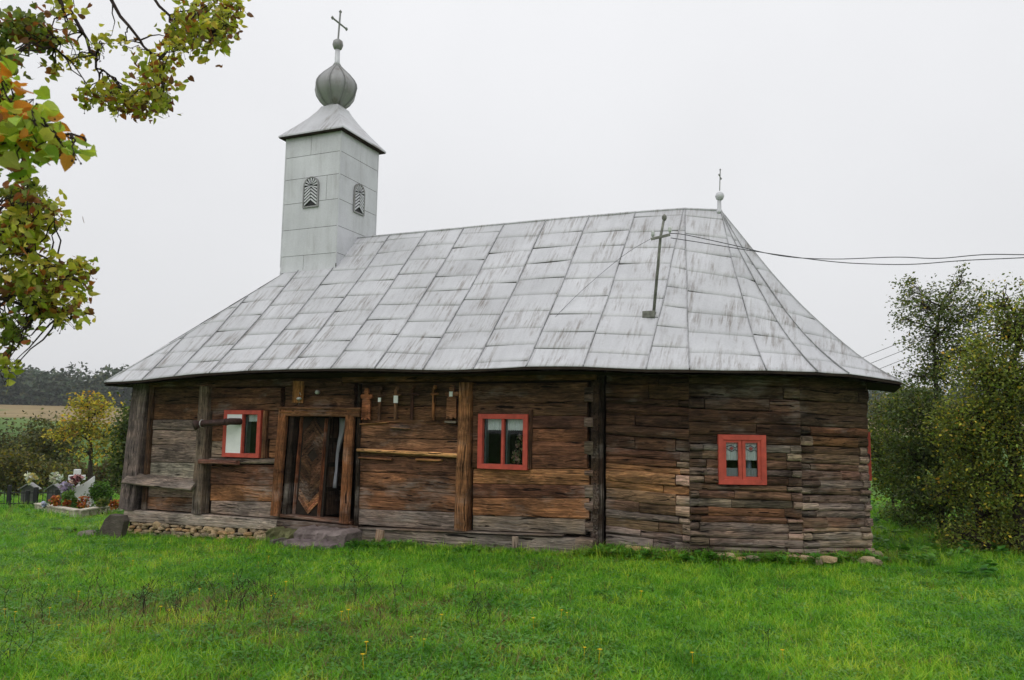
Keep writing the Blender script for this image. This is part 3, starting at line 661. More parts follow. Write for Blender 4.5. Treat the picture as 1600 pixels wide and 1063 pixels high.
# metal sheets, row by row up each strip between two standing seams
def sheet(fa, ta, fb, tb, t0, t1, jit):
    NS, NT = 4, 4; rows = []
    s0 = 0. if ta > t0+.01 else min(1., (t0+.01-ta)/max(1e-6, tb-ta)); s1 = 1. if tb > t0+.01 else max(0., (ta-t0-.01)/max(1e-6, ta-tb))
    if s1-s0 < .05: return None
    amp = random.uniform(.003, .011); ph = random.uniform(0, 6); vs = []
    for i in range(NS+1):
        s = s0+(s1-s0)*i/NS; se = .006+s*.988; tl = ta+(tb-ta)*s; te = min(t1, max(tl, t0+.012))
        for j in range(NT+1):
            q = j/NT; t = t0+(te-t0)*q-jit*(s-.5)*(0 if t0 < .01 and j == 0 else 1)*(1-q*0); t = max(0., min(1., t))
            p = fa(t)*(1-se)+fb(t)*se; z = amp*math.sin(math.pi*i/NS)*math.sin(math.pi*j/NT+ph*.3)*math.cos(ph)+.004*(1-q)+.001
            vs.append((p[0]-0, p[1]-.35*z, p[2]+z))
    fs = []; n = NT+1
    for i in range(NS):
        for j in range(NT): a = i*n+j; fs.append((a, a+n, a+n+1, a+1))
    k = len(vs); low = [i*n for i in range(NS+1)]
    vs += [(vs[a][0], vs[a][1]+.004, vs[a][2]-.007) for a in low]
    for i in range(NS): fs.append((low[i], k+i, k+i+1, low[i+1]))
    return vs, fs
for i in range(nfront-1):
    (fa, ta), (fb, tb) = RAFT[i], RAFT[i+1]; ap = i >= len(UE)
    nr = 9.2 if not ap else 8.4; t = 0.; first = random.choice([.035, .08, .06, .1]) if i % 2 else random.uniform(.06, .13)
    t1 = first
    while t < max(ta, tb)-.02:
        r = sheet(fa, ta, fb, tb, t+(.0005 if t > 0 else 0), min(t1, 1.)-.0005, random.uniform(-.006, .012))
        if r: m = MB(); m.add(*r); m.build('metal_sheet', M['roof'], roof, smooth=True)
        t = t1; t1 = min(1., t+1/nr*random.uniform(.94, 1.06))
        if 1-t1 < .03: t1 = 1.
# west hip sheets
fa, fb = (lambda t: wa+(wr-wa)*t), (lambda t: wb+(wr-wb)*t)
for k in range(8):
    for q in range(6):
        f0 = lambda t, q=q: (wa*(1-q/6)+wb*q/6)*(1-t)+wr*t; f1 = lambda t, q=q: (wa*(1-(q+1)/6)+wb*(q+1)/6)*(1-t)+wr*t
        r = sheet(f1, 1., f0, 1., k/8+.001, (k+1)/8-.001, 0)
        if r: m = MB(); m.add(*[r[0], [x[::-1] for x in r[1]]]); m.build('metal_sheet', M['roof'], roof)
# back slope: sheets joined into one covering
bk = MB()
for i in range(nfront-1, len(ring)-1):
    (fa, ta), (fb, tb) = ring[i], ring[i+1]
    vs, fs = strip_surface(fa, ta, fb, tb, .004); bk.add(vs, fs)
bk.build('back_covering', M['roof'], roof)
for i, (f, tm) in enumerate(RAFT[1:], 1):      # standing seams
    if tm < .05: continue
    m = MB(); K = 14; vs = []; fs = []; hgt = .022
    wv_ = random.uniform(0, 6)
    for j in range(K+1):
        p = f(tm*j/K); dx = .008*math.sin(j*.9+wv_); up = np.array([0, -.6, .8])*hgt
        for s_, k_ in ((-.007, 0), (-.005, 1), (.005, 1), (.007, 0)): vs.append((p[0]+dx+s_, p[1]+up[1]*k_, p[2]+.003+up[2]*k_))
    for j in range(K):
        for q in range(3): a = j*4+q; fs.append((a, a+1, a+5, a+4))
    m.add(vs, fs); m.build('standing_seam', M['seam'], roof)
m = MB()
m.tube([(RW, VR, 5.405)]+[(u, VR, ridge_z(u)+.004) for u in (-4, -2, 0)]+[tuple(R1), tuple(R2)], .022, 6); m.build('ridge_roll', M['roof'], roof, smooth=True)
m = MB(); m.tube([tuple(wa+(wr-wa)*k/8-np.array([0, 0, .04*4*(k/8)*(1-k/8)])) for k in range(9)], .018, 6); m.build('hip_roll', M['roof'], roof, smooth=True)
m = MB(); f = RAFT[nfront-1][0]; m.tube([tuple(f(k/10)) for k in range(11)], .016, 6); m.build('hip_roll', M['roof'], roof, smooth=True)
# loose diagonal cable stay lying over the sheets
# ---- finial on the ridge end
fin = MB(); fin.lathe([(.06, -.06), (.05, 0.), (.035, .02), (.033, .17)], (1.40, VR, 5.29), 12); fin = fin.build('finial', M['tower'], church, smooth=True)
m = MB(); m.lathe([(.025, -.075), (.056, -.052), (.076, 0), (.056, .052), (.02, .075)], (1.41, VR, 5.535), 14); m.build('ball', M['tower'], fin, smooth=True)
m = MB(); m.tube([(1.41, VR, 5.63), (1.425, VR, 5.99)], .009, 6); m.tube([(1.42, VR-.11, 5.87), (1.42, VR+.11, 5.87)], .009, 6)
for q in ((1.425, VR, 5.99), (1.42, VR-.11, 5.87), (1.42, VR+.11, 5.87)): m.lathe([(.003, -.02), (.018, 0), (.003, .02)], q, 6)
m.build('cross', M['dome'], fin)

# ---- belfry
TU0, TU1, TV0, TV1, TZ = -7.085, -5.755, 1.70, 3.03, 7.45
core = MB(); core.box((TU0+.02, TV0+.02, 3.6), (TU1-.02, TV1-.02, TZ)); belf = core.build('belfry', M['under'], church)
rows = [3.9, 4.62]+[wv(x, y, TV0)[2] for x, y in ((523, 395), (526, 352.6), (527.6, 310.6), (529, 271.6), (531, 236))]+[TZ]
rows = sorted(rows); splits = [[.0, 1], [0, .42, 1], [0, 1], [0, 1], [0, .78, 1], [0, 1], [0, .47, 1]]
def tsheet(x0, x1, z0, z1, side):
    amp = random.uniform(-.006, .006); n = 4; vs = []; fs = []
    for i in range(n+1):
        for j in range(n+1):
            s = x0+(x1-x0)*i/n; z = z0+(z1-z0)*j/n; b = amp*math.sin(math.pi*i/n)*math.sin(math.pi*j/n)-.004*(1-j/n)-.004
            fl = max(0., (4.75-z)/1.)*.08
            vs.append({0: (s, TV0+b-fl, z), 1: (TU1-b, s, z), 2: (s, TV1-b, z), 3: (TU0+b-fl, s, z)}[side])
    for i in range(n):
        for j in range(n): a = i*(n+1)+j; q = (a, a+n+1, a+n+2, a+1); fs.append(q if side in (0, 1) else q[::-1])
    m = MB(); m.add(vs, fs); m.build('metal_sheet', M['tower'], belf, smooth=True)
for side in range(4):
    a0, a1 = (TU0, TU1) if side in (0, 2) else (TV0, TV1)
    for r in range(len(rows)-1):
        sp = splits[r] if side == 0 else [0, 1]
        for k in range(len(sp)-1): tsheet(a0+(a1-a0)*sp[k]+.003, a0+(a1-a0)*sp[k+1]-.003, rows[r]+.003, rows[r+1]-.003, side)
for (x, y) in ((TU0, TV0), (TU1, TV0), (TU1, TV1)):
    m = MB(); m.box((x-.012, y-.012, 4.75), (x+.012, y+.012, TZ-.01)); m.build('corner_strip', M['tower'], belf)
m = MB(); m.box((TU0-.05, TV0-.075, 4.50), (TU1+.04, TV0-.0, 4.53), Matrix.Rotation(0, 4, 'X')); m.build('flashing', M['tower'], belf)
def bwin(side, cx, z0, w, h):
    """arched louvre opening: frame ring, dark back, chevron slats, fan"""
    K = 10; r = w/2; zc = z0+h-r
    arc = [(r*math.cos(math.pi*k/K), zc-z0+r*math.sin(math.pi*k/K)) for k in range(K+1)]; outer = [(-r, 0), (r, 0)]+arc[:]
    inner = [(x*.86, .03+(z-.03)*1. if z < .01 else z-(.02 if z > zc-z0 else 0)) for x, z in outer]; inner[0] = (-r*.86, .025); inner[1] = (r*.86, .025)
    M4 = Matrix.Translation((cx, TV0-.005, z0)) if side == 0 else Matrix.Translation((TU1+.005, cx, z0)) @ Matrix.Rotation(math.pi/2, 4, 'Z')
    bk = MB(); bk.prism(outer, -.008, .0); bk.v = [tuple(M4 @ Vector(q)) for q in bk.v]; w_ = bk.build('belfry_window', M['iron'], belf)
    fr = MB(); n = len(outer)
    fr.add([(x, -.035, z) for x, z in outer]+[(x, -.035, z) for x, z in inner]+[(x, -.0, z) for x, z in outer]+[(x, -.0, z) for x, z in inner],
           [q for i in range(n) for q in ((i, (i+1) % n, n+(i+1) % n, n+i), (i, 2*n+i, 2*n+(i+1) % n, (i+1) % n), (n+i, n+(i+1) % n, 3*n+(i+1) % n, 3*n+i))])
    fr.v = [tuple(M4 @ Vector(q)) for q in fr.v]; fr.build('frame', M['dome'], w_)
    hh = zc-z0; k = 0; z = .04
    while z < hh-.02:
        for sg in (-1, 1):
            d = r*.8; z2 = z-.0; s = MB()
            if side == 0 and sg == 1 and z < .17: z2 = z
            q = [(sg*.006, z2+d*.75), (sg*d, z2), (sg*d, z2+.036), (sg*.006, z2+d*.75+.036)]
            q = [(x, min(hh+.0, max(.03, zz))) for x, zz in q]
            s.prism(q if sg > 0 else q[::-1], -.03, -.012); s.v = [tuple(M4 @ Vector(p)) for p in s.v]; s.build('slat', M['tower'], w_)
        z += .067
    fan = MB()
    for k in range(7):
        a = math.pi*(k+.5)/7; c, s_ = math.cos(a), math.sin(a); c2_, s2 = math.cos(a+.12), math.sin(a+.12); c3_, s3 = math.cos(a-.12), math.sin(a-.12)
        fan.prism([(c*.03, hh+s_*.03), (c3_*r*.84, hh+s3*r*.84), (c2_*r*.84, hh+s2*r*.84)], -.03, -.012)
    fan.v = [tuple(M4 @ Vector(q)) for q in fan.v]; fan.build('fan', M['tower'], w_)
a = wv(474, 326, TV0); b_ = wv(498, 322, TV0); top = wv(486, 277, TV0); bwin(0, (a[0]+b_[0])/2, a[2], b_[0]-a[0], top[2]-a[2])
bwin(1, (TV0+TV1)/2, a[2]-.02, b_[0]-a[0], top[2]-a[2])
# belfry roof: flared pyramid, onion dome, ball and cross
TC = np.array([(TU0+TU1)/2, (TV0+TV1)/2]); hw = (TU1-TU0)/2+.12
prof = [(hw, 7.42), (hw, 7.45), (hw*.83, 7.60), (hw*.65, 7.765), (hw*.47, 7.94), (.25, 8.12), (.2, 8.22)]
for k in range(4):
    m = MB(); vs = []; fs = []
    for h, z in prof:
        for sg in (-1, 1):
            x, y = {0: (sg*h, -h), 1: (h, sg*h), 2: (-sg*h, h), 3: (-h, -sg*h)}[k]; vs.append((TC[0]+x, TC[1]+y, z))
    for j in range(len(prof)-1): fs.append((2*j, 2*j+1, 2*j+3, 2*j+2))
    m.add(vs, fs); m.build('metal_sheet', M['roof'], belf)
m = MB(); m.box((TC[0]-hw+.01, TC[1]-hw+.01, 7.405), (TC[0]+hw-.01, TC[1]+hw-.01, 7.425)); m.build('eave_board', M['under'], belf)
m = MB(); m.lathe([(.22, 8.17), (.2, 8.25)], (TC[0], TC[1], 0), 8, .3); m.build('neck', M['dome'], belf)
P8 = [(.15, 8.21), (.22, 8.27), (.325, 8.37), (.415, 8.51), (.45, 8.65), (.435, 8.74), (.385, 8.83), (.285, 8.95), (.17, 9.06), (.09, 9.14), (.06, 9.2)]
dm = MB(); dm.lathe([(r*.97, z) for r, z in P8], (TC[0], TC[1], 0), 8, .3); dome = dm.build('dome', M['under'], belf)
for k in range(8):
    m = MB(); vs = []; fs = []
    for r, z in P8:
        for q in range(4):
            s = .02+.96*q/3; bul = 1+.022*math.sin(math.pi*s); a0, a1 = .3+2*math.pi*k/8, .3+2*math.pi*(k+1)/8
            x = (math.cos(a0)*(1-s)+math.cos(a1)*s)*r*bul; y = (math.sin(a0)*(1-s)+math.sin(a1)*s)*r*bul; vs.append((TC[0]+x, TC[1]+y, z))
    for j in range(len(P8)-1):
        for q in range(3): a = j*4+q; fs.append((a, a+1, a+5, a+4))
    m.add(vs, fs); o = m.build('dome_sheet', M['dome'], belf, smooth=True); so_ = o.modifiers.new('thick', 'SOLIDIFY'); so_.thickness = .006
    m = MB(); m.tube([(TC[0]+math.cos(.3+math.pi/4*k)*r*1.005, TC[1]+math.sin(.3+math.pi/4*k)*r*1.005, z) for r, z in P8], .011, 5); m.build('dome_seam', M['dome'], belf)
m = MB(); m.lathe([(.075, 9.16), (.055, 9.24), (.05, 9.56)], (TC[0], TC[1], 0), 12); m.build('stem', M['tower'], belf, smooth=True)
m = MB(); m.lathe([(.03, 9.50), (.085, 9.54), (.115, 9.62), (.1, 9.70), (.04, 9.75)], (TC[0], TC[1], 0), 14); m.build('ball', M['dome'], belf, smooth=True)
m = MB(); cx_, cy_ = TC[0], TC[1]; cz = 10.1
m.tube([(cx_, cy_, 9.72), (cx_+.03, cy_, 10.36)], .019, 6); m.tube([(cx_+.02, cy_-.25, cz), (cx_+.02, cy_+.25, cz)], .019, 6)
for q in ((cx_+.03, cy_, 10.36), (cx_+.02, cy_-.25, cz), (cx_+.02, cy_+.25, cz)): m.lathe([(.01, -.04), (.036, 0), (.01, .04)], q, 6)
m.build('cross', M['dome'], belf)

# ---- dry stone footing
random.seed(5)
ft = MB(); u0, u1 = wuz(198, 830)[0], wuz(440, 835)[0]; ft.box((u0, .05, -.6), (u1, .3, -.13)); ft.box((u1, .06, -.5), (.05, .3, -.12))
for ca_, cb_ in ((c0, c1), (c1, c2), (c2, c3), (c3, c4)):
    d_ = (cb_-ca_)[:2]; ft.box((0, .07, -.5), (float(np.linalg.norm(d_)), .25, -.10), Matrix.Translation((ca_[0], ca_[1], 0)) @ Matrix.Rotation(math.atan2(d_[1], d_[0]), 4, 'Z'))
found = ft.build('foundation', M['under'], church)
def rock(sx, sy, sz, seed, n=7, k=5, flatness=1.):
    r = random.Random(seed); vs = []; fs = []; ph = [r.uniform(0, 6) for _ in range(5)]
    for j in range(k):
        th = math.pi*(j+.35)/(k-.3)
        for i in range(n):
            a = 2*math.pi*i/n; q = .8+.2*math.sin(2*a+ph[0])+.12*math.sin(3*a+ph[1]+j)+r.uniform(-.07, .07)
            rr = (abs(math.sin(th))**.55)*q; vs.append((sx*rr*math.cos(a), sy*rr*math.sin(a), sz*math.copysign(abs(math.cos(th))**.7, math.cos(th))))
    for j in range(k-1):
        for i in range(n): fs.append((j*n+i, (j+1)*n+i, (j+1)*n+(i+1) % n, j*n+(i+1) % n))
    fs += [tuple(range(n)), tuple((k-1)*n+i for i in range(n-1, -1, -1))]
    return vs, fs
SC = [(1, .92, .78), (1.1, .95, .75), (.7, .66, .62), (.95, .85, .72), (1.15, 1.05, .9), (1.05, .8, .55), (.62, .6, .58)]
rocks = []
for q in range(10):
    m = MB(); m.add(*rock(1, .8, 1, q, 8, 6)); rocks.append(m.mesh('stone', M['stone']))
def stone(u, v, z, sx, sz, d=.09):
    o = bpy.data.objects.new('stone', random.choice(rocks)); o.location = (u, v, z); o.scale = (sx, d, sz); o.rotation_euler = (0, random.uniform(-.12, .12), random.uniform(-.15, .15))
    c = random.choice(SC); o.color = (*c, 1); link(o, found)
def sill_z(u): return np.interp(u, [wuz(196, 815)[0], wuz(434, 829)[0]], [wuz(196, 815)[1], wuz(434, 829)[1]])
for row in range(5):
    u = u0+random.uniform(0, .1)
    while u < u1:
        big = random.random() < .25; sx = random.uniform(.06, .14)*(1.2 if big else 1); sz = random.uniform(.02, .034)*(1.8 if big else 1)
        z = sill_z(u)-.03-row*.054+random.uniform(-.01, .01)
        stone(u+sx, -.0+random.uniform(-.02, .03)+row*-.012, z, sx, sz, random.uniform(.07, .12)); u += sx*1.9
for (xa, xb, y0, dv) in [(945, 1050, 862, SB), (1130, 1180, 872, .35), (1180, 1300, 876, .7), (1290, 1372, 878, 1.2)]:
    x = xa
    while x < xb:
        p = wv(x, y0+random.uniform(-2, 6), dv); stone(p[0], dv-.13, p[2]+.035, random.uniform(.06, .13), random.uniform(.035, .065), .1); x += random.uniform(10, 20)
for k in range(9): stone(c3[0]+random.uniform(-.05, .14), c3[1]+random.uniform(-.1, .35), -.2+random.uniform(0, .16), random.uniform(.06, .11), random.uniform(.04, .06), .1)

# ================================================================== THINGS ON AND AROUND THE CHURCH
def thing(name, label, cat, p, rz=-YAW, group=None): o = empty(name, p, rz); return tag(o, label, cat, group)
def wthing(name, label, cat, x, y, v, group=None): q = wv(x, y, v); return thing(name, label, cat, W(q[0], v, q[2]), -YAW, group)
# stovepipe: comes out through the white board, turns left along the wall, ends in a cowl
sp = wthing('stovepipe', 'rusty stovepipe sticking out of the window and running left along the wall', 'stovepipe', 376, 659, -.02)
uL = wv(318, 662, -.2)[0]-wv(376, 659, -.02)[0]; dz = wv(318, 662, -.2)[2]-wv(376, 659, -.02)[2]
m = MB(); m.tube([(0, .06, 0), (0, -.06, 0), (-.02, -.13, 0), (-.07, -.175, 0), (-.13, -.19, dz*.2)], .058, 14); m.build('elbow', M['rust'], sp, smooth=True)
m = MB(); m.tube([(-.10, -.19, dz*.2), (uL, -.2, dz)], .054, 14); m.tube([(-.13, -.19, dz*.2), (-.16, -.19, dz*.25)], .062, 14); m.build('pipe_section', M['rust'], sp, smooth=True)
m = MB(); m.tube([(uL+.03, -.2, dz), (uL-.03, -.21, dz-.005), (uL-.07, -.24, dz-.02), (uL-.09, -.29, dz-.035)], [.058, .06, .068, .085], 14); m.build('cowl', M['rust'], sp, smooth=True)
m = MB(); m.tube([(uL-.005, -.2, dz), (uL-.02, -.202, dz)], .071, 14); m.build('collar', flat('bare_tin', (.5, .48, .46), .4, .5), sp)
# lamp board over the door
lb = wthing('wall_lamp', 'small glass lamp on a light brown board above the doorway', 'lamp', 473, 630, -.02)
pb = post(lb, -.115, -.02, .0, .36, .23, .03, (.25, .135, .055), .04, 'backing_board')
m = MB(); m.tube([(-.02, -.03, .13), (-.02, -.05, .15), (-.015, -.07, .17)], .005, 6); m.lathe([(.02, .0), (.04, .01), (.045, .025), (.02, .045)], (-.025, -.07, .05), 12); m.build('fitting', M['porcelain'], lb, smooth=True)
m = MB(); m.lathe([(.006, -.075), (.026, -.055), (.03, -.03), (.018, 0)], (-.025, -.07, .05), 12); m.build('bulb', M['glass'], lb, smooth=True)
m = MB(); m.tube([(0, .03, 0), (0, -.02, 0), (0, -.04, 0)], [.03, .034, .02], 12)
q = wv(496, 613, 0); tag(m.build('insulator', M['porcelain'], None, W(q[0], -.0, q[2]), (0, 0, -YAW), True), 'round white porcelain insulator on the dark wall right of the lamp', 'insulator')
# six old grave crosses hung on the wall
def wcross(label, x, ytop, ybot, kind, wpx, col, plate=None, fr=.25):
    q = wv(x, ybot, -.03); zt = wv(x, ytop, -.03)[2]-q[2]; wd_ = wv(x+wpx/2, ybot, -.03)[0]-wv(x-wpx/2, ybot, -.03)[0]
    t = thing('wooden_cross', label, 'cross', W(q[0], -.03, q[2]), -YAW, 'old wooden crosses hung under the eaves right of the door')
    w2 = wd_/2; poly = []
    if kind == 'broad':        # board body with carved trefoil head
        z1 = zt*.62
        poly = [(-w2, 0), (-w2*.35, .03), (-w2*.3, 0), (w2*.25, 0), (w2*.3, .04), (w2, 0), (w2*.97, z1), (w2*.55, z1+.02), (w2*1.3, z1+.03), (w2*1.38, z1+.075), (w2*1.15, z1+.10), (w2*.6, z1+.085), (w2*.42, z1+.11), (w2*.55, zt-.05), (w2*.3, zt), (-w2*.3, zt), (-w2*.55, zt-.05), (-w2*.42, z1+.11), (-w2*.6, z1+.085), (-w2*1.15, z1+.10), (-w2*1.38, z1+.075), (-w2*1.3, z1+.03), (-w2*.55, z1+.02), (-w2*.97, z1)]
        m = MB(); m.prism(poly, -.02, .015); o = m.build('board', M['wood'], t); o.color = (*col, 1)
    else:
        s_ = .022; b = post(t, -s_, -.02, 0, zt-.04, 2*s_, .04, col, 0, 'upright', .006)
        zc = zt*.72; o = beam(t, (-w2, -.025), 0, wd_, zc, zc+.04, zc, zc+.04, .03, col, 'crossbar', .4)
        m = MB(); m.lathe([(.012, -.03), (.03, -.012), (.036, .012), (.02, .04)], (0, 0, zt-.03), 8); h = m.build('carved_head', M['wood'], t); h.color = (*col, 1)
        m = MB(); m.lathe([(.014, -.018), (.026, 0), (.014, .018)], (-w2, -.01, zc+.02), 6); m.lathe([(.014, -.018), (.026, 0), (.014, .018)], (w2, -.01, zc+.02), 6); h = m.build('carved_end', M['wood'], t); h.color = (*col, 1)
    if plate:
        (pw, ph, pz) = plate; m = MB(); m.prism([(-pw/2, pz), (pw/2, pz), (pw/2, pz+ph), (-pw/2, pz+ph)], -.045, -.035); m.build('name_plate', M['white'], t)
    return t
wcross('broad reddish brown board cross with rounded arms, first to the right of the door', 572, 607, 656, 'broad', 13, (.26, .115, .06))
wcross('thin dark cross with a small grey plate, next to the broad reddish one', 594, 606, 657, 'thin', 12, (.075, .045, .03), (.05, .065, .29))
wcross('slim cross carrying the larger white plate', 619.5, 605, 656, 'thin', 12, (.13, .08, .05), (.075, .115, .26))
wcross('darkest slim cross without any plate, between the white plate and the pale brown cross', 645, 604, 656, 'thin', 15, (.06, .032, .024))
wcross('narrow brown cross without a plate, beside the wide board cross at the post', 678.5, 603, 657, 'thin', 9, (.2, .1, .045))
wcross('wide board cross with small white plate, nearest the timber post', 705.5, 602, 655, 'broad', 15, (.15, .08, .045), (.055, .075, .34))
q = wv(695, 661, -.05); m = MB(); m.box((0, -.06, 0), (.19, 0, .03)); o = m.build('shelf', M['wood'], church, (q[0], 0, q[2])); o.color = (.34, .33, .29, 1)
# electricity bracket on the roof
f = RAFT[12][0]
def roofpt(x, y):         # where a sight line meets the front slope
    best = None
    for t in np.linspace(0, 1, 200):
        p = f(t); pr = wv(x, y, p[1])
        if best is None or abs(pr[2]-p[2]) < best[0]: best = (abs(pr[2]-p[2]), pr)
    return best[1]
pb = roofpt(1020, 494); bk = thing('roof_bracket', 'weathered pole with crossarm and insulators standing on the roof for the wires', 'pole', W(*pb))
pt = wv(1038, 340, pb[1])-pb; pc = wv(1032, 371, pb[1])-pb
m = MB(); m.tube([(0, 0, -.1), tuple(pc), tuple(pt)], [.024, .021, .018], 8); m.build('mast', M['bracket'], bk, smooth=True)
m = MB(); m.lathe([(.018, -.05), (.036, -.02), (.036, .015), (.01, .05)], tuple(pt), 10); m.build('cap', M['bracket'], bk, smooth=True)
m = MB(); m.box((pc[0]-.135, pc[1]-.045, pc[2]-.022), (pc[0]+.15, pc[1]-.02, pc[2]+.014), Matrix.Translation(Vector(pc)) @ Matrix.Rotation(-.16, 4, 'Y') @ Matrix.Translation(-Vector(pc))); m.build('crossarm', M['bracket'], bk)
for s_ in (-.11, .14):
    m = MB(); m.lathe([(.012, 0), (.022, .02), (.03, .035), (.022, .06), (.028, .075), (.012, .09)], (pc[0]+s_, pc[1]-.01, pc[2]+.03+s_*.16), 10); m.build('insulator', M['porcelain'], bk, smooth=True)
m = MB(); m.box((-.14, -.07, -.03), (.04, .07, .07)); m.build('foot_plate', M['bracket'], bk, bevel=.008)
def wire(name, label, pts, rad=.006, group=None):
    P_ = [Vector(p) for p in pts]; res = []
    for i in range(len(P_)-1):
        a, b, c, d = P_[max(i-1, 0)], P_[i], P_[i+1], P_[min(i+2, len(P_)-1)]
        for k in range(6):
            t = k/6; res.append(.5*((2*b)+(c-a)*t+(2*a-5*b+4*c-d)*t*t+(3*b-a-3*c+d)*t**3))
    res.append(P_[-1]); m = MB(); m.tube(res, rad, 5); o = m.build(name, M['wire'], None, smooth=True); return tag(o, label, 'wire', group)
dd = uvz(W(*(pb+pc)))[1]; d0 = (W(*(pb+pc))-CAM)@FW
wp = lambda x, y, k: at(x, y, d0-.004*(x-1040)*1.)
wire('service_wire', 'upper slack wire running from the roof bracket to the right', [wp(1046, 365, 0), wp(1070, 367, 0), wp(1140, 382, 0), wp(1220, 400, 0), wp(1300, 405, 0), wp(1400, 402, 0), wp(1465, 404, 0), wp(1540, 398, 0), wp(1640, 397, 0), wp(1760, 380, 0)])
wire('service_wire', 'lower slack wire running from the roof bracket to the right', [wp(1048, 372, 0), wp(1100, 380, 0), wp(1200, 396, 0), wp(1300, 409, 0), wp(1370, 413, 0), wp(1430, 413, 0), wp(1510, 407, 0), wp(1640, 400, 0), wp(1760, 382, 0)])
q0 = roofpt(900, 475)
wire('stay_wire', 'thin stay wire slanting from the bracket crossarm down the roof to the left', [W(*(pb+pc+np.array([-.12, 0, 0]))), W(*roofpt(975, 415)+np.array([0, -.12, .12])), W(*roofpt(900, 476)+np.array([0, -.09, .09])), W(*roofpt(830, 545)+np.array([0, -.06, .05]))], .0035)
for k in range(3): wire('power_line', ('topmost', 'middle', 'lowest')[k]+' of three faint power lines slanting behind the tall thin tree', [at(1330, 566+14*k, 60), at(1440, 522+14*k, 58), at(1580, 462+14*k, 56), at(1700, 405+14*k, 55)], .02, 'three far power lines behind the trees')
# steps, slabs, stakes
def slab(label, pts, depth, h, v0, col, name='step_stone', cat='step'):
    """irregular slab: outline of its front edge in photo pixels on plane v0, running back by depth"""
    r = random.Random(len(label)); A0 = wv(pts[0], pts[2], v0); B0 = wv(pts[1], pts[3], v0); ln = B0[0]-A0[0]
    root = W(A0[0], v0, A0[2]); n = 14; vs = []; fs = []
    for i in range(n+1):
        x = ln*i/n; e = .05 if i in (0, n) else 0; jz = r.uniform(-.03, .02); jy = r.uniform(-.06, .05)+e
        zb = -.25; zt = h+jz-(.03 if i in (0, n) else 0)
        vs += [(x, jy-.02, zb), (x, jy-.01, zt*.3), (x, jy+r.uniform(-.04, .03), zt*r.uniform(.6, .8)), (x, jy+r.uniform(.03, .08), zt), (x, depth*.5, zt+r.uniform(-.012, .012)), (x, depth, zt+r.uniform(-.01, .01)), (x, depth, zb)]
    for i in range(n):
        for k in range(7): a = i*7+k; b = i*7+(k+1) % 7; fs.append((a, a+7, b+7, b))
    fs += [tuple(range(7)), tuple(n*7+k for k in range(6, -1, -1))]
    m = MB(); m.add(vs, fs); o = m.build(name, M['slab'], None, root, (0, 0, -YAW)); o.color = (*col, 1); tag(o, label, cat); return o
slab('mossy greenish flat stone left of the doorstep', (417, 458, 842, 845), .4, .145, -.35, (.75, .85, .4))
slab('large purplish grey upper doorstep slab in front of the door', (456, 538, 846, 849), .5, .20, -.5, (1.1, 1.0, .98))
slab('lower rough doorstep slab sunk in the grass before the larger one', (437, 508, 857, 859), .35, .12, -.85, (.95, .85, .88))
slab('small grey stone filling below the mossy slab', (420, 445, 851, 853), .25, .07, -.6, (.8, .78, .74))
# slab leaning at the left corner: tilted stone
q = onground(172, 840); m = MB()
pl = [(-.33, -.1), (-.28, .12), (-.12, .32), (.02, .40), (.34, .40), (.40, .3), (.22, -.1)]
m.prism(pl, -.06, .06); o = m.build('leaning_slab', M['slab'], None, (q[0]+.05, q[1], q[2]), (.12, 0, -YAW-.1), bevel=.012); o.color = (.62, .57, .50, 1)
tag(o, 'dark grey stone slab leaning at the left corner of the church', 'slab')
q = onground(137, 838); m = MB(); m.add(*rock(.24, .2, .09, 77, 9, 6)); o = m.build('rubble_stone', M['slab'], None, q); o.color = (1.0, .95, .85, 1); tag(o, 'low pale rough stone lying left of the leaning slab', 'stone')
for x0, x1, yb, yt, lab in ((588, 602, 854, 829, 'leaning pale wooden stake in front of the sill right of the steps'), (803, 813, 868, 839, 'upright weathered wooden stake by the sill under the middle window')):
    q = wv(x0, yb, -.2); w_ = wv(x1, yb, -.2)[0]-q[0]; h = wv(x0, yt, -.2)[2]-q[2]
    t = thing('wooden_stake', lab, 'stake', W(q[0], -.2, q[2]))
    post(t, 0, 0, -.1, h, w_*.8, .06, (.27, .19, .13) if x0 < 700 else (.3, .26, .22), .12 if x0 < 700 else 0., 'stake_post', .01)

# ================================================================== VEGETATION
def frames(n, tilt=1., rg=rng):
    """n random rotation matrices (columns: length, width, normal)"""
    d = rg.normal(size=(n, 3)); d[:, 2] = d[:, 2]*.6-.35*tilt; d /= np.linalg.norm(d, axis=1)[:, None]
    w = rg.normal(size=(n, 3)); w -= d*(w*d).sum(1)[:, None]; w /= np.linalg.norm(w, axis=1)[:, None]
    return np.stack([d, w, np.cross(d, w)], 2)
DIA = (np.array([[0, 0, 0], [.5, .3, .05], [1, 0, 0], [.5, -.3, .05]], float), np.array([[0, 1, 2, 3]]))
HEART = (np.array([[0, 0, 0], [-.1, .26, .05], [.16, .47, .10], [.5, .40, .08], [.8, .18, .03], [1.02, 0, -.06], [.8, -.18, .03], [.5, -.40, .08], [.16, -.47, .10], [-.1, -.26, .05], [.45, 0, -.03]], float),
         np.array([[0, 1, 2, 10], [10, 2, 3, 4], [10, 4, 5, 6], [10, 6, 7, 8], [0, 10, 8, 9]]))
def scatter(tpl, pos, R3, size, shp=None):
    tv, tf = tpl; n = len(pos); tv_ = tv[None]*(np.ones((1, 1, 3)) if shp is None else shp[:, None, :]); V = pos[:, None, :]+np.einsum('nij,nkj->nki', R3, np.broadcast_to(tv_, (n, len(tv), 3)))*np.asarray(size).reshape(-1, 1, 1)
    return V.reshape(-1, 3), (tf[None]+(np.arange(n)*len(tv))[:, None, None]).reshape(-1, tf.shape[1])
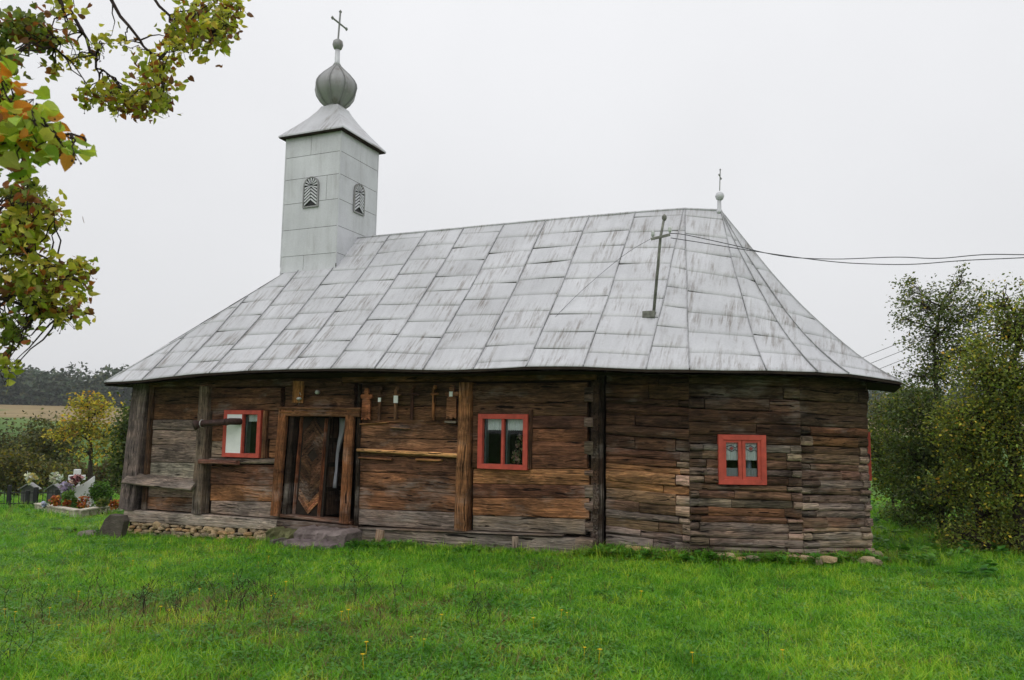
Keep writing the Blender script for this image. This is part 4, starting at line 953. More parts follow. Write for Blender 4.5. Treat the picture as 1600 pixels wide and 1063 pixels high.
def palette(pal, n, rg, var=.25):
    cs = np.array([p[1:] for p in pal], float); w = np.array([p[0] for p in pal], float); k = rg.choice(len(pal), n, p=w/w.sum())
    return np.clip(cs[k]*(1+rg.uniform(-var, var, (n, 1)))*(1+rg.uniform(-.1, .1, (n, 3))), .004, 1)
def curve(a, b, sag, n=7, jit=.0, rg=rng):
    a = np.array(a, float); b = np.array(b, float); t = np.linspace(0, 1, n)[:, None]; p = a+(b-a)*t; L_ = np.linalg.norm(b-a)
    p[:, 2] += sag*L_*(4*t*(1-t))[:, 0]; p[1:-1] += rg.normal(0, jit*L_, (n-2, 3)); return p
def tree(name, label, cat, base, stem, blobs, lsize, pal, seed, group=None, r0=.09, tpl=DIA, twigs=True, wid=3, dens=1.5):
    """base: root point; stem: list of points of the trunk; blobs: (centre, radii, clusters, leaves per cluster, spread)"""
    rg = np.random.default_rng(seed); base = np.array(base, float); t = empty(name, base); tag(t, label, cat, group)
    st = [base-base]+[np.array(p)-base for p in stem]; tr = MB(); K = len(st)
    pts = []
    for i in range(K-1): pts += [tuple(st[i]+(st[i+1]-st[i])*k/3+rg.normal(0, .012, 3)*(i+k > 0)) for k in range(3)]
    pts.append(tuple(st[-1])); rad = [r0*(1-.75*i/(len(pts)-1)) for i in range(len(pts))]
    pts[0] = (0, 0, -.15); rad[0] *= 1.25; tr.tube(pts, rad, 8); tr.build('trunk', M['bark'], t, smooth=True)
    sp = np.array(pts); br = MB(); P_ = []; CC = []
    for (c, r, nc, nl, sg) in blobs:
        c = np.array(c)-base; r = np.array(r)
        cand = sp[sp[:, 2] < c[2]+.2] if (sp[:, 2] < c[2]+.2).any() else sp[:1]
        k = np.argmin(np.linalg.norm(cand-c, axis=1)+.5*np.abs(cand[:, 2]-c[2]+.5*np.linalg.norm(r))); a = cand[k]
        limb = curve(a, c, .08, 8, .03, rg); br.tube([tuple(p) for p in limb], list(np.linspace(max(.012, r0*.27), .008, 8)), 5)
        u = rg.normal(size=(nc, 3)); u /= np.linalg.norm(u, axis=1)[:, None]; cc = c+u*r*(rg.random((nc, 1))**.45)
        for q in cc:
            if twigs:
                j = limb[min(7, int(rg.integers(2, 8)))]; tw = curve(j, q, .06, 5, .05, rg); br.tube([tuple(p) for p in tw], list(np.linspace(max(.005, r0*.1), .0025, 5)), wid)
            n = rg.poisson(nl*dens)+1; P_.append(q+rg.normal(0, sg, (n, 3))*np.array([1, 1, .8])); CC.append(np.repeat(rg.uniform(.5, 1.42, (1, 1)), n, 0))
    br.build('branches', M['twig'], t)
    P_ = np.concatenate(P_); n = len(P_); col = palette(pal, n, rg)*np.concatenate(CC)
    V, Fq = scatter(tpl, P_, frames(n, 1., rg), lsize*rg.uniform(.6, 1.25, n)); col = np.repeat(col, len(tpl[0]), 0)
    o = npobj('foliage', V, Fq, M['leaf'], t, col); o['kind'] = 'stuff'
    return t
def pb(px, py, D, rx, ry, nc, nl, sg, rd=None): return (at(px, py, D), (rx*D/F, (rd or rx)*D/F, ry*D/F), nc, nl, sg)
def gp(px, D):        # ground point below a photo column at depth D
    p = at(px, 760, D); return np.array([p[0], p[1], float(gz(p[0], p[1]))])
G_DK = [(5, .07, .11, .025), (3, .11, .155, .035), (1.4, .19, .21, .045)]
G_MID = [(5, .10, .15, .032), (4, .15, .20, .045), (2, .22, .25, .05), (.6, .45, .38, .05)]
G_APP = [(5, .14, .19, .035), (4, .22, .27, .045), (2.5, .33, .36, .06), (.6, .66, .52, .06), (.2, .65, .38, .05)]
G_OLV = [(5, .10, .115, .045), (3, .15, .15, .05), (1, .25, .22, .05)]
G_YEL = [(4, .56, .46, .06), (3, .42, .40, .07), (1.2, .58, .33, .05), (2, .25, .27, .05)]
D = 15.
tree('pear_tree', 'tall thin tree with an open dark green top rising behind the shrubs at right', 'tree', gp(1466, D), [at(1464, 700, D), at(1463, 620, D), at(1460, 540, D), at(1470, 480, D)],
     [pb(1440, 475, D, 40, 42, 50, 13, .1), pb(1480, 480, D, 42, 44, 60, 15, .11), pb(1465, 525, D, 52, 36, 60, 15, .12), pb(1530, 490, D, 34, 48, 50, 13, .11), pb(1470, 565, D, 50, 32, 60, 15, .12), pb(1520, 550, D, 40, 40, 60, 15, .12), pb(1415, 455, D, 18, 26, 16, 9, .07), pb(1505, 440, D, 12, 30, 12, 8, .06),
      pb(1430, 588, D, 34, 22, 22, 10, .09), pb(1410, 500, D, 14, 14, 10, 9, .07), pb(1480, 590, D, 40, 40, 36, 14, .11)], .06, [(5, .11, .15, .045), (3, .16, .20, .055), (.5, .38, .32, .06)], 31, None, .07)
D = 11.8
tree('apple_tree', 'large old apple tree with yellowing leaves filling the right edge', 'tree', gp(1592, D), [at(1594, 800, D), at(1585, 720, D), at(1570, 640, D), at(1585, 560, D), at(1600, 500, D)],
     [pb(1570, 520, D, 55, 50, 85, 14, .10), pb(1620, 480, D, 50, 45, 70, 14, .10), pb(1540, 590, D, 60, 55, 130, 16, .12), pb(1500, 840, D, 34, 30, 40, 14, .12), pb(1570, 840, D, 40, 30, 60, 14, .12), pb(1620, 850, D, 40, 35, 50, 14, .12), pb(1610, 600, D, 70, 60, 130, 16, .11), pb(1510, 660, D, 55, 55, 110, 16, .11),
      pb(1575, 680, D, 70, 55, 130, 16, .11), pb(1660, 660, D, 70, 90, 110, 16, .11), pb(1545, 750, D, 55, 45, 95, 15, .11), pb(1615, 770, D, 50, 50, 70, 15, .11), pb(1560, 470, D, 25, 40, 22, 8, .08), pb(1700, 540, D, 70, 80, 80, 15, .12)], .053, G_APP, 32, None, .12, dens=2.)
D = 14.
tree('hazel_shrub', 'dense dark green shrub between the apple tree and the church corner', 'shrub', gp(1470, D), [at(1470, 800, D), at(1465, 740, D), at(1460, 680, D)],
     [pb(1435, 640, D, 45, 38, 80, 16, .11), pb(1470, 690, D, 55, 55, 120, 17, .12), pb(1430, 720, D, 40, 50, 90, 16, .12), pb(1490, 780, D, 55, 45, 95, 16, .12), pb(1440, 790, D, 35, 35, 55, 14, .12), pb(1515, 830, D, 40, 30, 55, 14, .12)], .07, G_DK, 33, None, .07)
D = 17.
tree('elder_shrub', 'lighter green leafy shrub directly behind the right corner of the church', 'shrub', gp(1398, D), [at(1396, 790, D), at(1394, 720, D), at(1396, 660, D)],
     [pb(1392, 640, D, 22, 32, 40, 13, .11), pb(1390, 700, D, 30, 45, 75, 15, .12), pb(1400, 750, D, 38, 35, 75, 15, .12), pb(1372, 720, D, 16, 50, 40, 12, .11), pb(1350, 700, D, 26, 60, 40, 13, .12), pb(1430, 620, D+1, 30, 30, 30, 12, .12)], .075, G_MID, 34, None, .05)
D = 12.3
tree('plum_tree', 'shaded multi-branched tree with bare lower trunk right of the dark shrub', 'tree', gp(1532, D), [at(1531, 830, D), at(1526, 770, D), at(1520, 700, D)],
     [pb(1505, 700, D, 40, 40, 60, 15, .11), pb(1540, 660, D, 45, 45, 70, 15, .11), pb(1480, 760, D, 35, 30, 45, 13, .11), pb(1560, 800, D, 40, 40, 45, 13, .11)], .06, G_APP, 35, None, .1)
D = 12.8
tree('bramble_shrub', 'low dark bramble filling the shade below the apple tree', 'shrub', gp(1550, D), [at(1550, 860, D), at(1550, 840, D)],
     [pb(1505, 835, D, 30, 26, 45, 13, .1), pb(1555, 830, D, 34, 28, 55, 13, .1), pb(1600, 825, D, 34, 30, 55, 13, .1), pb(1650, 830, D, 34, 30, 40, 13, .1)], .065, G_DK, 37, None, .03)
D = 15.
tree('nettle_patch', 'pale leaved weeds in the grass behind the right church corner', 'weeds', gp(1410, D), [at(1410, 830, D), at(1410, 815, D)],
     [pb(1395, 800, D, 20, 18, 24, 12, .09), pb(1425, 812, D, 22, 16, 24, 12, .09), pb(1450, 835, D, 24, 14, 24, 12, .09)], .07, [(3, .14, .22, .06), (2, .22, .30, .10), (1, .09, .14, .04)], 38, None, .02)
D = 45.
tree('far_willow', 'pale distant tree seen in the gap right of the church eaves', 'tree', gp(1400, D), [at(1402, 690, D), at(1402, 640, D)], [pb(1385, 650, D, 30, 32, 60, 12, .35), pb(1425, 640, D, 40, 40, 60, 12, .35), pb(1370, 690, D, 30, 40, 50, 12, .4)], .2, G_OLV, 36, None, .12)
# left, beyond the graveyard
D = 27.
tree('golden_tree', 'small golden yellow autumn tree behind the white gravestone', 'tree', gp(142, D), [at(142, 730, D), at(141, 690, D), at(139, 640, D)],
     [pb(132, 630, D, 26, 20, 42, 14, .16), pb(160, 640, D, 24, 20, 34, 13, .16), pb(115, 668, D, 30, 18, 38, 13, .16), pb(165, 680, D, 26, 20, 36, 13, .16), pb(138, 665, D, 28, 24, 44, 14, .17), pb(90, 682, D, 14, 10, 16, 11, .14), pb(135, 705, D, 34, 15, 20, 10, .16), pb(172, 705, D, 18, 14, 18, 11, .15)], .12, G_YEL, 41, None, .1, dens=.85)
D = 36.
tree('grey_willow', 'broad grey green willow bush behind the graveyard fence at far left', 'bush', gp(55, D), [at(55, 740, D), at(58, 700, D)],
     [pb(70, 690, D, 38, 38, 110, 15, .3), pb(30, 715, D, 40, 40, 110, 15, .3), pb(95, 705, D, 26, 45, 70, 14, .3), pb(-20, 710, D, 40, 50, 90, 14, .3)], .17, G_OLV, 42, None, .15)
D = 30.
tree('olive_bush', 'low olive bush with yellowish tips just beyond the dark headstones', 'bush', gp(25, D), [at(25, 770, D), at(25, 740, D)],
     [pb(20, 735, D, 32, 34, 90, 14, .24), pb(60, 748, D, 30, 26, 70, 14, .24), pb(100, 752, D, 24, 22, 50, 13, .24), pb(-15, 750, D, 30, 30, 60, 13, .24)], .14, [(4, .10, .11, .028), (3, .15, .14, .03), (2, .24, .2, .03), (1, .07, .08, .025)], 43, None, .1)
D = 24.
tree('dark_alder', 'dark green tree standing close behind the left corner post of the church', 'tree', gp(208, D), [at(208, 750, D), at(209, 700, D), at(211, 650, D)],
     [pb(212, 655, D, 20, 24, 50, 15, .19), pb(200, 690, D, 18, 30, 55, 15, .19), pb(198, 735, D, 20, 30, 55, 15, .19), pb(225, 700, D, 22, 55, 60, 14, .2)], .13, G_DK, 44, None, .1)
D = 33.
tree('russet_bush', 'low rusty olive bush between the golden tree and the dark tree', 'bush', gp(168, D), [at(168, 770, D), at(168, 750, D)],
     [pb(165, 748, D, 24, 22, 70, 14, .25), pb(185, 728, D, 18, 28, 50, 13, .25), pb(128, 740, D, 22, 24, 50, 13, .25)], .15, [(4, .11, .10, .035), (2, .15, .10, .05), (2, .16, .15, .04)], 45, None, .08)
# far wood: reads as one mass
rgf = np.random.default_rng(8); FV = []; FF = []; FC = []; off = 0
for k in range(520):
    az = rgf.uniform(-.98, -.38) if k < 400 else rgf.uniform(.3, .8); dd_ = 345+rgf.random()**1.5*230; x, y = dd_*math.sin(az), dd_*math.cos(az)
    h = rgf.uniform(11, 19)*(1. if rgf.random() > .12 else 1.2); rr = h*rgf.uniform(.26, .38); z = float(gz(x, y)); n = 260
    u = rgf.normal(size=(n, 3)); u /= np.linalg.norm(u, axis=1)[:, None]; p = np.array([x, y, z+h*.42])+u*np.array([rr*1.1, rr*1.1, h*.52])*(rgf.random((n, 1))**.3)
    V, Fq = scatter(DIA, p, frames(n, .3, rgf), rgf.uniform(1.3, 2.6, n)); FV.append(V); FF.append(Fq+off); off += len(V)
    FC.append(np.repeat(palette([(3, .035, .062, .026), (2, .05, .08, .03), (1, .09, .105, .035)], n, rgf)*rgf.uniform(.75, 1.2), 4, 0))
o = npobj('far_wood', np.concatenate(FV), np.concatenate(FF), M['needle'], None, np.concatenate(FC)); tag(o, 'dark wooded ridge far away at the left under the grey sky', 'wood', None, 'stuff')

# ---- graveyard
gA, gB, gC = onground(58, 797), onground(122, 809), onground(200, 796)
cb = tag(empty('grave_curb', gB), 'low stone curb edging the flower bed of the white grave', 'curb')
m = 0
for (p, q) in ((gA, gB), (gB, gC)):
    ln = np.linalg.norm((q-p)[:2]); k = int(ln/.28); a = math.atan2(q[1]-p[1], q[0]-p[0])
    for i in range(k):
        c = p+(q-p)*(i+.5)/k-gB; b = MB(); jx = random.uniform(-.02, .02); b.box((-ln/k/2+.008, -.07+jx*.4, -.15), (ln/k/2-.008, .07, .13+jx)); o = b.build('curb_stone', M['curb'], cb, c, (0, 0, a), bevel=.012)
        v_ = random.uniform(.75, 1.15); o.color = (v_, v_*.96, v_*.88, 1)
b = MB()
for (p, q) in ((gA, gB), (gB, gC)):
    ln = np.linalg.norm((q-p)[:2]); b.box((0, -.085, .135), (ln, .085, .165), Matrix.Translation(Vector(p-gB)) @ Matrix.Rotation(math.atan2(q[1]-p[1], q[0]-p[0]), 4, 'Z') @ Matrix.Rotation(-math.atan2(q[2]-p[2], ln), 4, 'Y'))
o = b.build('curb_cap', M['curb'], cb); o.color = (1.1, 1.08, 1.0, 1)
DG = float((gB-CAM)@FW)+1.6
def D_at(px, py, D): return at(px, py, D)
gq = at(128, 786, DG); gq[2] = float(gz(gq[0], gq[1])); hs = DG/F
gs = tag(empty('gravestone', gq, .25), 'white gravestone with a cross and a curved wing panel', 'gravestone')
def Z(py): return float(at(128, py, DG)[2]-gq[2])
b = MB(); xx = lambda px: (px-128)*hs
n = 10; top = [(xx(112+(143-112)*i/n), Z(762-18*(i/n)**1.7+0)) for i in range(n+1)]
b.prism([(xx(112), -.1), (xx(145), -.1)]+top[::-1], -.06, .06); b.build('wing_panel', M['marble'], gs, bevel=.01)
b = MB(); b.prism([(xx(113), 0), (xx(122), 0), (xx(122), Z(734)), (xx(113), Z(734))], -.02, .1); b.prism([(xx(106), Z(751)), (xx(113), Z(751)), (xx(113), Z(743)), (xx(106), Z(743))], -.02, .1); b.prism([(xx(122), Z(751)), (xx(129), Z(751)), (xx(129), Z(743)), (xx(122), Z(743))], -.02, .1); b.build('cross', M['marble'], gs, bevel=.008)
b = MB(); b.box((xx(108), -.14, -.1), (xx(149), .16, .12)); b.build('plinth', M['marble'], gs, bevel=.01)
def bouquet(name, label, cat, px, py, D, rpx, pal, n, size, ring=0., seed=1):
    rg = np.random.default_rng(seed); c = at(px, py, D); R_ = rpx*D/F; u = rg.normal(size=(n, 3)); u /= np.linalg.norm(u, axis=1)[:, None]
    if ring: a = rg.uniform(0, 6.283, n); p = np.c_[np.cos(a)*R_*ring, rg.uniform(-.04, .04, n), np.sin(a)*R_*ring]+u*R_*.35
    else: p = u*R_*(rg.random((n, 1))**.4)*np.array([1, .5, 1])
    t = tag(empty(name, c), label, cat)
    V, Fq = scatter(HEART, p, frames(n, 0, rg), size*rg.uniform(.7, 1.3, n)); npobj('petals', V, Fq, M['petal'], t, np.repeat(palette(pal, n, rg), 11, 0))
    g = rg.normal(0, R_*.5, (n//2, 3))*np.array([1, .4, 1]); V, Fq = scatter(DIA, g+np.array([0, .05, -R_*.2]), frames(n//2, 0, rg), size*1.3); npobj('leaves', V, Fq, M['leaf'], t, np.repeat(palette(G_DK, n//2, rg), 4, 0))
    return t
bouquet('flower_wreath', 'dark red and pink wreath hung on the cross of the white gravestone', 'wreath', 119, 749, DG-.25, 7, [(4, .10, .012, .02), (2, .6, .3, .3), (1, .75, .6, .58)], 90, .085, .6, 1)
bouquet('lilac_flowers', 'bunch of pale lilac flowers left of the white gravestone', 'flowers', 103, 762, DG-.2, 9, [(3, .42, .36, .55), (2, .55, .5, .62), (1, .3, .25, .4)], 170, .06, 0, 2)
bouquet('flower_wreath', 'yellow and white wreath on the left dark headstone', 'wreath', 48, 747, DG+1.2, 8, [(3, .75, .72, .5), (2, .7, .6, .18), (2, .75, .75, .7)], 90, .09, .55, 3)
bouquet('flower_wreath', 'white wreath on the right dark headstone', 'wreath', 88, 747, DG+1.2, 8, [(4, .75, .75, .68), (1, .5, .55, .35)], 90, .09, .55, 4)
bouquet('blue_flowers', 'small pale blue flowers at the left corner of the flower bed', 'flowers', 70, 788, DG-1.2, 4, [(1, .45, .5, .65)], 30, .06, 0, 5)
for (px, py, r, lab, sd_) in ((86, 782, 9, 'rusty orange flowers at the left end of the grave bed', 6), (105, 787, 7, 'orange and green flowers before the white cross', 7), (131, 786, 12, 'reddish orange flowers in front of the white wing panel', 8), (179, 788, 8, 'orange flowers near the church end of the curb', 9)):
    bouquet('bed_flowers', lab, 'flowers', px, py, DG-.9, r, [(4, .42, .11, .02), (3, .5, .2, .03), (2, .32, .06, .03)], 110, .05, 0, sd_)
for (px, py, r, sd_, lab) in ((108, 776, 7, 61, 'pale green leafy plant right of the lilac flowers'), (118, 790, 8, 62, 'bright green leafy plant in the middle of the flower bed'), (160, 790, 9, 63, 'low dark green plant below the round shrub')):
    rg = np.random.default_rng(sd_); c = at(px, py, DG-.8); t = tag(empty('bed_plant', c), lab, 'plant'); n = 150; p = rg.normal(0, r*DG/F*.5, (n, 3))
    V, Fq = scatter(DIA, p, frames(n, -1.5, rg), .1*rg.uniform(.6, 1.3, n)); npobj('leaves', V, Fq, M['leaf'], t, np.repeat(palette([(3, .08, .17, .03), (2, .14, .24, .05)] if sd_ != 63 else G_DK, n, rg), 4, 0))
tree('round_shrub', 'small rounded bright green shrub right of the white gravestone', 'shrub', gp(158, DG), [at(158, 780, DG), at(158, 770, DG)], [pb(158, 768, DG, 13, 14, 130, 16, .05)], .06, [(4, .07, .17, .02), (3, .11, .23, .03), (1, .05, .1, .02)], 51, None, .02, DIA, True)
for (px, pw, yt, lab) in ((47, 21, 756, 'left dark gable topped headstone behind the iron fence'), (86, 19, 757, 'right dark gable topped headstone beside the lilac flowers')):
    DH_ = DG+1.5; p = gp(px, DH_); h = at(px, yt, DH_)[2]-p[2]; w_ = pw*DH_/F; t = tag(empty('headstone', p, .2), lab, 'headstone')
    b = MB(); b.prism([(-w_/2, -.1), (w_/2, -.1), (w_/2, h*.82), (0, h), (-w_/2, h*.82)], -.08, .08); b.build('slab', M['granite'], t, bevel=.012)
    b = MB(); b.prism([(-w_*.66, h*.72), (0, h+.0), (0, h+.03), (-w_*.66, h*.75)], -.16, .16); b.prism([(0, h), (w_*.66, h*.72), (w_*.66, h*.75), (0, h+.03)], -.16, .16); b.build('tin_cover', M['dome'], t)
# iron fence
f0, f1_ = gp(-60, DG+.3), gp(98, DG+.6); fe = tag(empty('iron_fence', f0), 'low black iron fence with spiked bars in front of the dark headstones', 'fence')
dv = f1_-f0; ln = float(np.linalg.norm(dv[:2])); fa_ = math.atan2(dv[1], dv[0]); H_ = .45
Tm = Matrix.Rotation(fa_, 4, 'Z') @ Matrix.Rotation(-math.atan2(dv[2], ln), 4, 'Y')
for z in (.1, .36): b = MB(); b.box((0, -.012, z-.012), (ln, .012, z+.012), Tm); b.build('rail', M['iron'], fe)
bars = [MB().tube([(0, 0, 0), (0, 0, .40), (0, 0, .46)], [.008, .008, .001], 5).mesh('bar', M['iron'])]
k = int(ln/.11)
for i in range(k):
    o = bpy.data.objects.new('bar', bars[0]); o.location = tuple(Tm @ Vector((ln*i/k, 0, .02))); link(o, fe)
for px, hp in ((15, .55), (44, .42), (57, .5), (90, .45), (-30, .5)):
    x = (px+60)/158*ln; b = MB(); b.box((x-.04, -.04, -.1), (x+.04, .04, hp), Tm); b.build('post', M['iron'], fe, bevel=.006)
p = gp(173, DG+.8); b = MB(); b.box((-.04, -.04, -.1), (.04, .04, .45)); o = b.build('iron_post', M['iron'], None, p, bevel=.006); tag(o, 'single black iron post between the round shrub and the church', 'post')

# ---- overhanging linden: trunk stands outside the frame at the left
LB = np.array([-6.4, 3.6, 0.]); LB[2] = float(gz(LB[0], LB[1]))
LN = tag(empty('linden_tree', LB), 'linden branches with green and rusty autumn leaves hanging in from the upper left', 'tree')
rgl = np.random.default_rng(77)
tp = [(0, 0, -.2), (.05, .05, 1.2), (.15, .1, 2.6), (.2, .2, 4.2), (.1, .3, 6.0), (.0, .4, 7.5)]
MB().tube(tp, [.34, .28, .25, .2, .13, .06], 12).build('trunk', M['bark'], LN, smooth=True)
TPN = np.array(tp)
PALN = [(5, .48, .62, .10), (3, .34, .50, .07), (2, .62, .66, .17), (2.4, .70, .27, .05), (.9, .34, .12, .04)]  # near spray: flash brightness put into the leaf colours, PALF raised likewise
PALF = [(4, .32, .38, .05), (4, .47, .50, .07), (3, .66, .60, .12), (1.1, .42, .16, .04), (.9, .2, .09, .04)]
PALD = [(4, .17, .23, .04), (2, .30, .34, .06), (1, .28, .12, .05), (.7, .36, .12, .04)]
lblobs = [  # px, py, depth, rx, ry, clusters, leaves, spread px, leaf size, palette
 (318, 30, 4.7, 48, 30, 34, 9, 11, .062, PALF), (300, 62, 4.7, 40, 24, 24, 9, 11, .062, PALF), (352, 48, 4.8, 14, 28, 10, 8, 8, .06, PALF), (372, 6, 4.8, 10, 10, 4, 6, 7, .06, PALF),
 (245, 118, 4.6, 26, 30, 22, 9, 10, .06, PALF), (195, 155, 4.6, 36, 18, 22, 9, 9, .058, PALF), (228, 160, 4.6, 26, 18, 14, 9, 9, .058, PALF), (150, 148, 4.6, 26, 14, 12, 8, 8, .056, PALF), (258, 160, 4.6, 12, 10, 6, 8, 7, .056, PALF),
 (110, 95, 4.6, 14, 12, 5, 6, 8, .06, PALF), (155, 75, 4.6, 20, 22, 6, 5, 10, .062, PALF), (185, 65, 4.6, 16, 14, 5, 6, 8, .06, PALF), (100, 15, 4.6, 20, 20, 7, 6, 9, .062, PALF),
 (35, 42, 4.2, 34, 18, 20, 9, 9, .062, PALD), (75, 62, 4.3, 28, 14, 13, 9, 8, .06, PALD), (5, 95, 4.0, 22, 16, 10, 8, 8, .06, PALD), (90, 112, 4.2, 8, 10, 3, 6, 6, .06, PALF), (-30, 60, 4.2, 40, 50, 22, 9, 10, .062, PALD),
 (30, 165, 2.7, 34, 34, 7, 5, 13, .075, PALN), (62, 195, 2.6, 28, 26, 6, 5, 11, .075, PALN), (35, 235, 2.6, 40, 26, 9, 5, 12, .075, PALN), (110, 226, 2.6, 36, 12, 7, 4, 9, .068, PALN), (0, 130, 2.6, 18, 30, 5, 5, 11, .075, PALN), (-20, 210, 2.6, 40, 60, 14, 6, 13, .075, PALN),
 (40, 300, 4.0, 42, 18, 18, 8, 8, .06, PALD), (60, 335, 4.1, 40, 30, 28, 8, 9, .06, PALF), (25, 375, 4.0, 34, 36, 28, 8, 10, .064, PALF), (55, 430, 4.0, 44, 30, 30, 8, 10, .062, PALF), (122, 430, 4.1, 30, 26, 17, 8, 9, .058, PALF), (95, 480, 4.1, 40, 18, 19, 8, 9, .058, PALF), (25, 480, 4.0, 28, 36, 20, 8, 9, .06, PALD), (20, 530, 4.0, 22, 16, 8, 7, 8, .058, PALD), (8, 575, 3.9, 12, 18, 5, 6, 7, .058, PALF), (-30, 440, 4.0, 40, 110, 40, 8, 11, .062, PALF)]
br = MB(); allp = []; allc = []; alls = []; fr_ = []
def limb_from(h): k = np.interp(h, TPN[:, 2], np.arange(len(TPN))); i = int(min(k, len(TPN)-2)); return TPN[i]+(TPN[i+1]-TPN[i])*(k-i)
mains = {'top': [at(-60, -60, 4.7), at(150, -30, 4.7), at(220, 60, 4.65), at(255, 120, 4.6)], 'top2': [at(-60, -80, 4.8), at(180, -40, 4.8), at(270, 20, 4.75), at(340, 55, 4.75)], 'diag': [at(60, -60, 4.6), at(110, 20, 4.6), at(150, 90, 4.6), at(195, 150, 4.6)],
         'left': [at(-120, 20, 4.3), at(-30, 40, 4.2), at(50, 50, 4.2), at(95, 70, 4.2)], 'near': [at(-220, 150, 3.0), at(-60, 190, 2.7), at(40, 205, 2.6), at(130, 215, 2.6)], 'low': [at(-200, 250, 4.1), at(-60, 320, 4.0), at(40, 400, 4.0), at(125, 440, 4.1)], 'low2': [at(-200, 350, 4.0), at(-60, 440, 4.0), at(40, 480, 4.0), at(110, 500, 4.1)]}
MP = []; OFF = []
def pxpy(q): w = np.array(q)+LB-CAM; d_ = max(.05, w@FW); return (800+F*(w@CR)/d_ if w@FW > .1 else -9999), 531.5-F*(w@CU)/d_
for nm, pts in mains.items():
    pts = [np.array(p)-LB for p in pts]; a = limb_from(min(6.5, max(2.2, pts[0][2]*.9))); P_ = [a]+pts; res = []
    for i in range(len(P_)-1):
        for k in range(5): res.append(P_[i]+(P_[i+1]-P_[i])*k/5+rgl.normal(0, .03 if i < 2 else .012, 3)+np.array([0, 0, .16*math.sin(math.pi*k/5)*(i == 0)]))
    res.append(P_[-1]); OFF += [q for q in res[2:] if pxpy(q)[0] < -70 or pxpy(q)[1] < -70]; br.tube([tuple(p) for p in res], list(np.linspace(.022, .003, len(res))), 6); MP += res[4:]
MP = np.array(MP)
for (px, py, d, rx, ry, nc, nl, sg, ls, pal) in lblobs:
    for k in range(nc):
        a = rgl.uniform(0, 6.283); q = math.sqrt(rgl.random()); c = at(px+rx*q*math.cos(a), py+ry*q*math.sin(a), d*rgl.uniform(.95, 1.06))-LB
        j = MP[np.argmin(np.linalg.norm(MP-c, axis=1)+rgl.random(len(MP))*.12)]; tw = curve(j, c, .05, 6, .035, rgl); br.tube([tuple(p) for p in tw], list(np.linspace(.0055, .0018, 6)), 4)
        n = rgl.poisson(nl*1.0)+1; p = c+rgl.normal(0, sg*1.15*d/F, (n, 3))*np.array([1, 1, .9]); allp.append(p); allc.append(palette(pal, n, rgl, .2)); alls.append(ls*rgl.uniform(.65, 1.15, n))
        if rgl.random() < .55:
            for q_ in range(rgl.integers(2, 6)): e_ = c+rgl.normal(0, sg*d/F*.8, 3)+np.array([0, 0, -.03]); fr_.append((c, e_))
for q in OFF:              # leafy side twigs on the parts of the limbs outside the frame
    for k in range(5):
        c = np.array(q)+rgl.normal(0, .26, 3)+np.array([0, 0, -.08])
        if -45 < pxpy(c)[0] < 1650 and pxpy(c)[1] > -45: continue
        tw = curve(q, c, .05, 6, .05, rgl); br.tube([tuple(p) for p in tw], list(np.linspace(.006, .002, 6)), 4)
        n = 11; p = c+rgl.normal(0, .075, (n, 3)); kp = [i for i in range(n) if not (-25 < pxpy(p[i])[0] < 1650 and pxpy(p[i])[1] > -25)]
        if kp: allp.append(p[kp]); allc.append(palette(PALF, len(kp), rgl)); alls.append(.065*rgl.uniform(.7, 1.2, len(kp)))
for k in range(260):       # rest of the crown above and left of the frame
    u = rgl.normal(size=3); u /= np.linalg.norm(u); c = np.array([-.2, .3, 7.2])+u*np.array([2.3, 2.3, 2.0])*rgl.random()**.4
    if k % 4 == 0: j = TPN[min(5, 3+k % 3)]; br.tube([tuple(p) for p in curve(j, c, .05, 6, .03, rgl)], list(np.linspace(.03, .004, 6)), 4)
    n = 12; allp.append(c+rgl.normal(0, .2, (n, 3))); allc.append(palette(PALF, n, rgl)); alls.append(.08*rgl.uniform(.7, 1.2, n))
br.build('branches', M['twig'], LN)
P_ = np.concatenate(allp); Cc = np.concatenate(allc); Sz = np.concatenate(alls)*.74; R3 = frames(len(P_), 1.1, rgl); SH = np.c_[np.ones(len(P_)), rgl.uniform(.55, 1.1, len(P_)), rgl.uniform(-1.5, 4.5, len(P_))]
wp_ = P_+LB-CAM; dep = wp_@FW; sxp = 800+F*(wp_@CR)/dep; syp = 531.5-F*(wp_@CU)/dep
vis = (dep > .3) & (sxp > -12) & (sxp < 1600) & (syp > -12); order = np.where(vis)[0]; order = order[np.argsort(-(Sz/dep)[order])][:300]
hm = MB(); hm.add(HEART[0], [tuple(q) for q in HEART[1]]); leafmesh = hm.mesh('leaf', M['oleaf'])
for i in order:
    o = bpy.data.objects.new('leaf', leafmesh); Rm = Matrix([list(map(float, r)) for r in R3[i]]).to_4x4(); s_ = float(Sz[i])
    o.matrix_local = Matrix.Translation(Vector(P_[i])) @ Rm @ Matrix.Diagonal((s_, s_*float(SH[i, 1]), s_*float(SH[i, 2])+.0005, 1)); o.color = (*map(float, Cc[i]), 1); link(o, LN)
rest = np.setdiff1d(np.arange(len(P_)), order); V, Fq = scatter(HEART, P_[rest], R3[rest], Sz[rest], SH[rest]); o = npobj('foliage', V, Fq, M['leaf'], LN, np.repeat(Cc[rest], 11, 0)); o['kind'] = 'stuff'
fm = MB()
for c, e in fr_: fm.tube([tuple(c), tuple(e)], .0012, 3, False); fm.lathe([(.001, -.004), (.0042, 0), (.001, .004)], tuple(e), 5)
o = fm.build('fruits', M['twig'], LN); o['kind'] = 'stuff'

